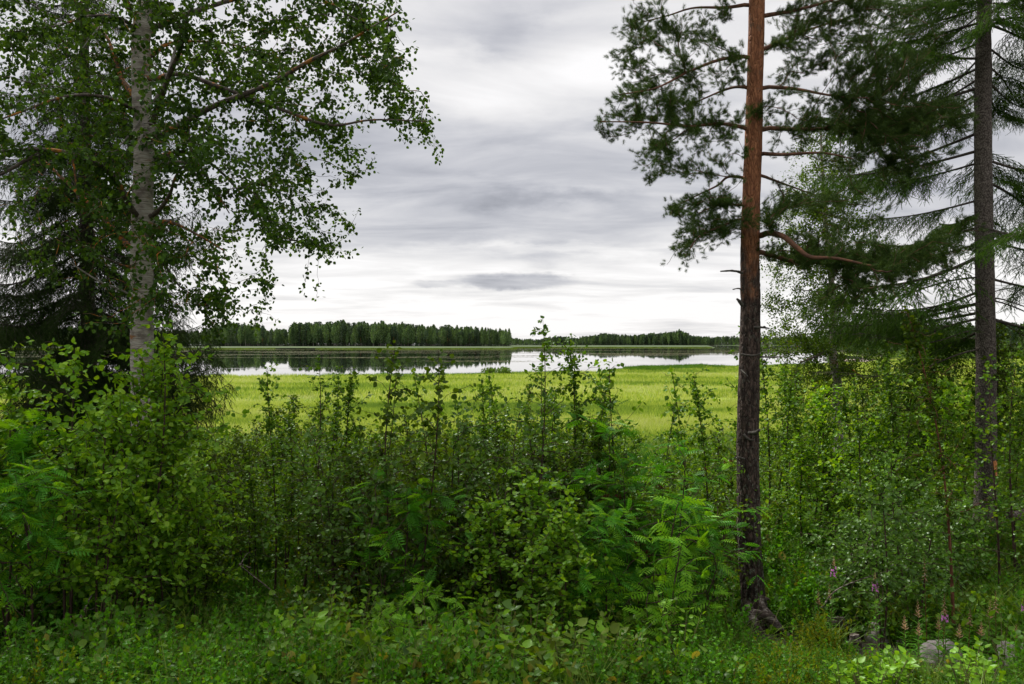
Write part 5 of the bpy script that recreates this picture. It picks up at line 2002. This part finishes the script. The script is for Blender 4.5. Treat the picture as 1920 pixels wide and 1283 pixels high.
P, S, I = [], [], []
rocks = [(1762, 1228, 8.0), (1652, 1192, 8.6), (1690, 1200, 8.4), (1912, 1236, 7.8), (1590, 1175, 9.3)]
CLEAR = [(a, hw_, foot(a, b, .05) - bk, foot(a, b, .05) + .12) for a, b, hw_, bk in [(1765, 1232, 46, 1.5), (1908, 1242, 42, 1.4), (1652, 1200, 34, 1.5), (1694, 1204, 24, 1.4), (1592, 1182, 62, 1.8), (1604, 1215, 34, 1.5), (1376, 1190, 20, 1.3), (1502, 1180, 22, 1.3), (1858, 1243, 20, 1.2)]] + [(1415, 60, 8.6, 11.4), (1450, 56, 8.6, 10.9), (1905, 40, 11.0, 13.8), (470, 60, 8.4, 10)]
for _ in range(34000):
    D = 4.3 + random.random() ** 1.15 * 21.5
    hw = D * .74 + 2.6
    x = random.uniform(-hw, hw)
    if random.random() > np.interp(D, [4.6, 13, 18, 26], [1, .95, .55, .4]) * (1.0 if D < 10 else 1.0):
        continue
    px = 960 + x / D * FPX
    if any(abs(px - a) < hw_ and d0 < D < d1 for a, hw_, d0, d1 in CLEAR):
        continue
    w_ = zone_weights(px, D)
    gap = vnoise(np.array([x, D * 1.2]), 1.15, 21) + .5 * vnoise(np.array([x, D]), 3.1, 2)
    if gap < -.28 and D < 12 or (px < 460 and 7.0 < D < 10.5 and random.random() < .72):
        continue
    ks = list(w_)
    nz = vnoise(np.array([x, D]), .9, 3)
    w_['bil'] *= 1 + nz * .6; w_['hrb'] *= max(.1, 1 - nz); 
    k = random.choices(ks, [max(.01, w_[q]) for q in ks])[0]
    o0, m = OFF[k]
    P.append((x, D, 0)); I.append(o0 + random.randrange(m))
    S.append(random.uniform(.7, 1.25) * (1 + .65 * max(-.6, min(.9, gap))) * (.5 if D < 5.6 else (.78 if D < 8.5 else 1)) * (.42 if 1490 < px < 1930 and 5.4 < D < 8.4 else (.6 if 1370 < px <= 1490 and 5.8 < D < 8.8 else 1)))
P = np.array(P); P[:, 2] = ground(P[:, 0], P[:, 1]) - .02
S = np.array(S)
scatter('undergrowth', 'dense bilberry, heath and herb undergrowth covering the forest floor', SRC, P, rnd_rot(len(P), .12), np.stack([S, S, S], -1), I)

# tall grasses and weeds where the thicket meets the meadow
P = []
for _ in range(5200):
    D = random.uniform(20, 36)
    x = random.uniform(-D * .8 - 2, D * .8 + 2)
    P.append((x, D, 0))
P = np.array(P); P[:, 2] = ground(P[:, 0], P[:, 1]) - .03
S = RNG.uniform(1.0, 2.2, len(P))
scatter('meadow_margin', 'tall grass and herbs where the thicket meets the meadow', SRC, P, rnd_rot(len(P), .1), np.stack([S, S, S * 1.1], -1),
        [OFF['grs'][0] + random.randrange(3) if random.random() < .6 else OFF['hrb'][0] + random.randrange(3) for _ in P])


# ------------------------------------------------------------------ big-leaved suckers in front: every leaf is a part
LM = [MB().add(*T_leaf(wd=w_, fold=.09, tipd=-.14)).mesh('leaf', M[m], smooth=True) for w_, m in ((.38, 'lime_leaf'), (.30, 'sapling_leaf'), (.40, 'dull_leaf'), (.44, 'grey_leaf'), (.32, 'lime_leaf'))]


def leafy_plant(x, D, h, n, size, mats, label, group=None, name='aspen_sucker', cat='sapling', stems=3, rot=.6, narrow=None):
    from mathutils import Matrix
    g0 = gz1(x, D)
    r = thing(name, label, cat, (x, D, g0 - .02), group)
    st = MB()
    cents = []
    hub = np.array([0, 0, 0.0])
    for s in range(stems):
        a = random.uniform(0, 6.28)
        l = h * random.uniform(.65, 1.0) if s else h
        e = np.array([math.cos(a) * .3 * l, math.sin(a) * .3 * l, l])
        pts = spline([hub, e * .5 + [0, 0, l * .06], e], 9)
        tube(st, pts, np.linspace(.0055, .0018, 9), k=5)
        cents.append(pts)
    part(r, 'stem', st.mesh('stem', M['stem_green']))
    for i in range(n):
        pts = cents[i % stems]
        u = (.22 + .78 * (i // stems + 1) / max(1, n // stems)) * 8
        u = min(u, 7.99)
        j = int(u)
        p = pts[j] * (1 - u + j) + pts[j + 1] * (u - j)
        az_ = i * 2.4
        up = .15 + .7 * (u / 8) ** 3
        y = Vector((math.cos(az_), math.sin(az_), up - .15)) + Vector(RNG.normal(0, .2, 3)); y.normalize()
        nn = Vector(RNG.normal(0, .5, 3)) + Vector((0, -.2, 1))
        X = y.cross(nn).normalized(); Z = X.cross(y)
        s = size * random.uniform(.65, 1.15)
        o = part(r, 'leaf', random.choice(mats))
        o.matrix_local = Matrix.Translation(Vector(p) + y * .02) @ Matrix((X, y, Z)).transposed().to_4x4() @ Matrix.Diagonal((s * (narrow or 1), s, s, 1))
    return r


def px2x(px, D):
    return (px - 960) / FPX * D


for px, top, D, n, sz, mt, lab in [
    (560, 1150, 6.6, 26, .10, [0, 1], 'light green big-leaved sucker, leftmost of the row along the bottom'),
    (625, 1165, 6.5, 26, .10, [0, 1, 4], 'big-leaved sucker second from the left in the bottom row'),
    (690, 1170, 6.4, 28, .105, [0, 1, 2], 'big-leaved sucker under the yellow rowan seedlings'),
    (750, 1175, 6.3, 28, .11, [0, 4], 'bright big-leaved sucker below the aspen stems'),
    (815, 1160, 6.5, 26, .10, [0, 1], 'big-leaved sucker between the yellow rowans and the greyish sucker'),
    (870, 1180, 6.3, 26, .11, [2, 2, 3], 'greyish sucker with pinkish leaf edges, left of the blue-green one'),
    (925, 1100, 6.8, 22, .085, [3], 'upright blue-green sucker rising highest in the bottom row'),
    (985, 1190, 6.2, 26, .11, [2, 0], 'dull-leaved sucker right of the upright blue-green one'),
    (1060, 1160, 6.6, 26, .095, [2, 2, 0], 'dull sucker with brownish young leaves below the dark stems'),
    (1130, 1165, 6.5, 24, .095, [2, 0], 'dull sucker right of the brownish one'),
    (1190, 1180, 6.5, 22, .09, [2, 1], 'dull sucker left of the bilberry mound'),
    (1010, 1235, 5.9, 24, .115, [0, 2], 'lowest big-leaved sucker touching the bottom edge, centre'),
    (800, 1240, 5.8, 24, .12, [0, 4], 'lowest bright sucker touching the bottom edge below the aspens'),
    (420, 1210, 6.3, 10, .10, [0], 'single light sucker with few leaves in the dark lower left'),
    (1245, 990, 8.6, 20, .09, [1], 'broad-leaved sucker low among the rowans'),
    (1690, 1235, 6.6, 18, .09, [0, 4], 'light green sucker with round leaves left of the grey stone'),
    (1610, 1255, 6.3, 16, .08, [0, 4], 'light green sucker below the round-leaved one'),
    (1836, 1245, 6.5, 18, .09, [0, 4], 'light green sucker between the two pale stones'),
    (1880, 1150, 7.5, 18, .085, [1], 'leafy sucker near the right edge behind the stone'),
]:
    x = px2x(px, D)
    h = max(.25, EYE - (top - 641.5) / FPX * D - gz1(x, D))
    leafy_plant(x, D, h, n * 2 if D < 7 else n, sz, [LM[i] for i in mt], lab, stems=4)

# fuller rows of suckers and taller herbs between them
for i in range(30):
    px = 520 + 760 * (i + random.random()) / 30
    D = random.uniform(6.3, 8.3)
    h = random.uniform(.45, .85)
    leafy_plant(px2x(px, D), D, h, 56, random.uniform(.055, .095), [LM[q] for q in random.choice(([0, 4], [0, 1], [1, 4], [2, 0]))],
                ORD[i] + ' from the left: big-leaved sucker in the crowded row along the bottom centre', 'crowded suckers along the bottom centre', stems=4)
for i, px in enumerate(sorted(random.choice((random.uniform(1560, 1715), random.uniform(1800, 1860), random.uniform(1290, 1370))) for _ in range(16))):
    pass
    D = random.uniform(5.9, 6.3) if px < 1800 else random.uniform(5.9, 6.8)
    leafy_plant(px2x(px, D), D, random.uniform(.25, .42), 34, random.uniform(.05, .07), [LM[0], LM[4]],
                ORD[i] + ' from the left: low round-leaved plant along the bottom right of the pine', 'low round-leaved plants at the lower right', name='leafy_plant', cat='plant', stems=5)


# ------------------------------------------------------------------ fireweed
LANCE = [MB().add(*T_leaf(wd=.085, fold=.03, tipd=-.22)).mesh('leaf', M['willowherb_leaf']) for _ in range(1)]


def fireweed(px, top, D, kind, lab):
    x = px2x(px, D)
    g0 = gz1(x, D)
    h = max(.5, EYE - (top - 641.5) / FPX * D - g0)
    r = thing('fireweed', lab, 'wildflower', (x, D, g0 - .02))
    a = random.uniform(0, 6.28)
    pts = spline([(0, 0, 0), (math.cos(a) * .03 * h, math.sin(a) * .03 * h, h * .5), (math.cos(a) * .05 * h, math.sin(a) * .05 * h, h)], 16)
    st = MB(); tube(st, pts, np.linspace(.005, .0015, 16), k=5)
    part(r, 'stem', st.mesh('stem', M['stem_green'] if kind != 'seed' else M['stem_red']))
    from mathutils import Matrix
    n = 30
    for i in range(n):
        u = (.12 + .58 * i / n) * 15
        j = int(u); p = pts[j] * (1 - u + j) + pts[j + 1] * (u - j)
        az_ = i * 2.4
        y = Vector((math.cos(az_), math.sin(az_), .35 + random.uniform(-.2, .3))).normalized()
        X = y.cross(Vector((0, 0, 1))).normalized(); Z = X.cross(y)
        s = .13 * (1 - .45 * i / n) * random.uniform(.8, 1.1)
        o = part(r, 'leaf', LANCE[0])
        o.matrix_local = Matrix.Translation(Vector(p)) @ Matrix((X, y, Z)).transposed().to_4x4() @ Matrix.Scale(s, 4)
    mb = MB()
    if kind == 'flower':
        for i in range(11):
            u = (.78 + .12 * i / 11) * 15
            j = int(u); p = pts[j] * (1 - u + j) + pts[j + 1] * (u - j)
            c = p + np.array([math.cos(i * 2.4), math.sin(i * 2.4), .2]) * .030
            ax = norm(c - p)
            for q in range(4):
                d = norm(np.cross(ax, [0, 0, 1.]) * math.cos(q * 1.571 + .5) + np.array([0, 0, 1.]) * math.sin(q * 1.571 + .5))
                place(mb, ROUND8, c[None], d[None], ax[None], np.array([.015]))
        part(r, 'flowers', mb.mesh('flowers', M['fireweed_petal'], smooth=False))
        mb = MB()
    lo = .9 if kind == 'flower' else .74
    m = 26
    P = np.array([[np.interp(t, np.linspace(0, 1, 16), pts[:, i]) for i in range(3)] for t in np.linspace(lo, 1, m)])
    d = np.stack([np.cos(np.arange(m) * 2.4), np.sin(np.arange(m) * 2.4), np.full(m, .7 if kind != 'seed' else -.35)], -1)
    place(mb, NARROW4, P, norm(d), np.tile([0, 0, 1.], (m, 1)), np.linspace(.032 if kind == 'flower' else .05, .010, m))
    part(r, 'bud_spike', mb.mesh('bud_spike', M['seed_head'], smooth=False))


for px, top, D, kind, lab in [
    (1555, 1040, 9.0, 'flower', 'pink fireweed with two tufts of bloom behind the dark log'),
    (1647, 1072, 8.4, 'flower', 'pink fireweed with the largest bloom, above the pale stone'),
    (1917, 1118, 8.0, 'flower', 'pink fireweed cut by the right edge of the photo'),
    (1775, 1140, 7.9, 'flower', 'small nearly faded pink fireweed left of the reddish stem foot'),
    (1739, 1032, 8.6, 'seed', 'tall faded fireweed with pale brown spike left of the reddish stem'),
    (1869, 1102, 7.8, 'seed', 'faded fireweed with star-like brown tip over the right undergrowth'),
    (1768, 1112, 7.9, 'seed', 'faded brown fireweed just left of the reddish stem foot'),
    (1813, 1136, 7.8, 'seed', 'short brown-tipped fireweed right of the reddish stem foot'),
    (1849, 1118, 7.7, 'bud', 'green fireweed with closed pale bud left of the star-tipped one'),
    (1700, 1150, 7.8, 'bud', 'leafy green fireweed above the pale stones'),
    (1725, 1120, 8.0, 'bud', 'leafy green fireweed between the largest bloom and the reddish stem'),
    (1835, 1160, 7.4, 'bud', 'leafy green fireweed behind the right pale stone'),
    (1795, 1170, 7.4, 'bud', 'bushy green fireweed right of the grey stone'),
    (1760, 1150, 7.9, 'bud', 'bushy green fireweed directly behind the grey stone'),
    (1720, 1195, 7.6, 'bud', 'short green fireweed between the two pale stones at the log end'),
    (1540, 1100, 9.2, 'bud', 'bluish green fireweed at the left end of the log'),
    (1560, 1092, 9.4, 'bud', 'bluish green fireweed behind the log'),
    (1900, 1180, 7.2, 'bud', 'leafy green fireweed above the rightmost stone')]:
    fireweed(px, top, D, kind, lab)


# ------------------------------------------------------------------ stones, logs, the weathered root
def stone(px, py, wpx, hpx, D, label, seed, dp=.8):
    D = foot(px, py, hpx / FPX * 8 * .25)
    import bmesh
    bm = bmesh.new()
    bmesh.ops.create_icosphere(bm, subdivisions=4, radius=1)
    rx, rz = wpx * 1.12 / 2 / FPX * D, hpx * 1.2 / 2 / FPX * D
    for v_ in bm.verts:
        p = v_.co.copy()
        q = np.array(p) * 1.3 + seed
        k = 1 + .22 * float(vnoise(q, 1.1)) + .07 * float(vnoise(q, 3.7)) + .02 * mnoise.noise(Vector(q) * 7)
        # flat facets
        for d in ((.5, -.6, .6), (-.7, -.3, .65), (.1, -.9, .2), (.8, .1, .3), (0, 0, 1)):
            dv = Vector(d).normalized()
            t = p.dot(dv)
            if t > .72:
                p = p - dv * (t - .72) * .8
        v_.co = Vector((p.x * rx * k, p.y * rx * dp * k, p.z * rz * 1.15 * k))
    me = bpy.data.meshes.new('stone')
    bm.to_mesh(me); bm.free()
    me.materials.append(M['stone'])
    me.polygons.foreach_set('use_smooth', [True] * len(me.polygons))
    c = at(px, py, D)
    link('stone', me, loc=tuple(c), label=label, category='stone').rotation_euler = (random.uniform(-.2, .2), random.uniform(-.2, .2), random.uniform(-.6, .6))


stone(1765, 1230, 66, 44, 7.3, 'grey angular stone lying in the low green plants at the lower right', 3.0)
stone(1908, 1240, 60, 54, 7.1, 'pale rounded stone cut by the right edge', 6.0)
stone(1650, 1196, 46, 36, 8.0, 'pale stone with a dark side next to the dark log', 9.0)
stone(1694, 1202, 22, 34, 7.9, 'small upright grey stone right of the pale one', 12.0)
stone(1376, 1190, 26, 16, 8.4, 'small pale stone at the left foot of the pine', 15.0)
stone(1502, 1180, 24, 12, 8.8, 'small flat stone between the pine root and the log', 18.0)
stone(1858, 1243, 16, 20, 7.1, 'small pointed pale stone left of the rightmost stone', 21.0)


def gnarly(name, label, cat, paths, loc, k=14):
    root = thing(name, label, cat, tuple(loc))
    for nm, pts, rads in paths:
        mb = MB()
        n = max(16, len(pts) * 7)
        sp = spline(np.array(pts), n)
        rr = np.interp(np.linspace(0, 1, n), np.linspace(0, 1, len(rads)), rads)

        def ridge(V, a, rad):
            return (vnoise(V * 9, 1.0, 2)[..., None] * .16 + np.cos(a[None, :, None] * 5 + V[..., :1] * 7) * .10 + vnoise(V * 30, 1.0, 5)[..., None] * .05) * rr[:, None, None]
        tube(mb, sp, rr, k=k, ridge=ridge, cap=True)
        part(root, nm, mb.mesh(nm, M['old_wood']))
    return root


# weathered root wrapped round the pine's foot
R0 = at(1430, 1175, 10.6); R0[2] = gz1(R0[0], 10.6) - .02


def rel(pxs, D, o):
    return [at(p[0], p[1], D + p[2]) - o for p in pxs]


gnarly('weathered_root', 'grey weathered root snag curling at the foot of the pine', 'root', [
    ('root_limb', rel([(1402, 1130, 0), (1408, 1148, -.08), (1425, 1152, -.15), (1443, 1158, -.18), (1455, 1172, -.18), (1474, 1192, -.1)], 10.6, R0), [.045, .06, .055, .065, .06, .03]),
    ('root_limb', rel([(1430, 1118, 0), (1428, 1132, -.05), (1434, 1145, -.1), (1452, 1162, -.15)], 10.6, R0), [.03, .04, .05, .05]),
    ('root_tip', rel([(1428, 1122, 0), (1436, 1122, -.02), (1443, 1124, -.04)], 10.6, R0), [.028, .02, .008]),
    ('root_limb', rel([(1412, 1150, -.1), (1414, 1168, -.15), (1420, 1190, -.15)], 10.6, R0), [.05, .07, .08]),
    ('root_limb', rel([(1440, 1160, -.1), (1455, 1180, -.1), (1480, 1200, 0)], 10.6, R0), [.06, .08, .05]),
], R0)
LD = foot(1590, 1180, .09)
L0 = at(1590, 1180, LD); L0[2] = gz1(L0[0], LD)
gnarly('fallen_log', 'dark split log with bleached wood fibres lying right of the pine', 'log', [
    ('log_body', rel([(1548, 1166, .1), (1575, 1170, 0), (1605, 1172, .0), (1628, 1178, .05), (1640, 1188, .1)], LD, L0), [.05, .10, .11, .09, .04]),
    ('broken_branch', rel([(1596, 1153, -.12), (1594, 1166, -.16), (1580, 1178, -.2), (1568, 1190, -.22)], LD, L0), [.010, .014, .017, .012]),
    ('broken_branch', rel([(1530, 1148, -.1), (1532, 1168, -.1), (1536, 1184, -.1)], LD, L0), [.006, .010, .012]),
    ('broken_branch', rel([(1524, 1172, -.1), (1540, 1176, -.1), (1556, 1184, -.1)], LD, L0), [.008, .014, .008]),
    ('splinter', rel([(1550, 1160, -.1), (1568, 1160, -.12), (1590, 1164, -.12)], LD, L0), [.012, .018, .01]),
    ('splinter', rel([(1556, 1172, -.12), (1580, 1164, -.14), (1600, 1168, -.13)], LD, L0), [.008, .016, .008]),
], L0)
SD = foot(1604, 1225, 0)
S0 = at(1604, 1215, SD); S0[2] = gz1(S0[0], SD)
gnarly('rotten_stump', 'small black rotten stump under the split log', 'stump', [
    ('stump_body', rel([(1602, 1190, 0), (1604, 1206, 0), (1608, 1226, 0)], SD, S0), [.05, .07, .08]),
    ('splinter', rel([(1612, 1196, -.05), (1614, 1215, -.06), (1616, 1232, -.05)], SD, S0), [.010, .02, .02])], S0)
C0 = at(1905, 967, 13.2); C0[2] = gz1(C0[0], 13.2)
gnarly('fallen_log', 'short log with a pale cut end near the right edge, behind the spruce foot', 'log', [
    ('log_body', rel([(1892, 968, -.3), (1910, 966, 0), (1960, 962, .6)], 13.2, C0), [.07, .08, .09])], C0)
K0 = at(390, 1230, 7.2); K0[2] = gz1(K0[0], 7.2)
for i, (pxs, D, lab) in enumerate([
    ([(470, 1065, 0), (450, 1060, -.2), (500, 1100, -.5), (520, 1120, -.6)], 9.8, 'grey dead branch lying in the bilberry carpet at the left'),
    ([(120, 1200, 0), (145, 1170, .1), (170, 1120, .3), (200, 1075, .5)], 7.6, 'thin dead branch leaning in the dark lower left'),
    ([(210, 1240, 0), (240, 1215, 0), (262, 1240, -.2), (300, 1262, -.3)], 6.8, 'bent grey dead branch low at the left'),
    ([(1540, 1140, 0), (1580, 1100, .2), (1700, 1060, .6)], 9.0, 'thin dead branch slanting up behind the split log'),
    ([(880, 1150, 0), (930, 1130, .2), (980, 1136, .5)], 9.4, 'dead branch in the shade under the round-leaved saplings')]):
    o_ = at(*pxs[0][:2], D); o_[2] = gz1(o_[0], D)
    gnarly('dead_branch', lab, 'dead branch', [('limb', rel(pxs, D, o_), [.010, .008, .004]), ('twig', rel([(pxs[1][0], pxs[1][1], pxs[1][2]), (pxs[1][0] + 14, pxs[1][1] - 22, .1), (pxs[1][0] + 34, pxs[1][1] - 30, .2)], D, o_), [.005, .003, .0015])], o_, k=6)
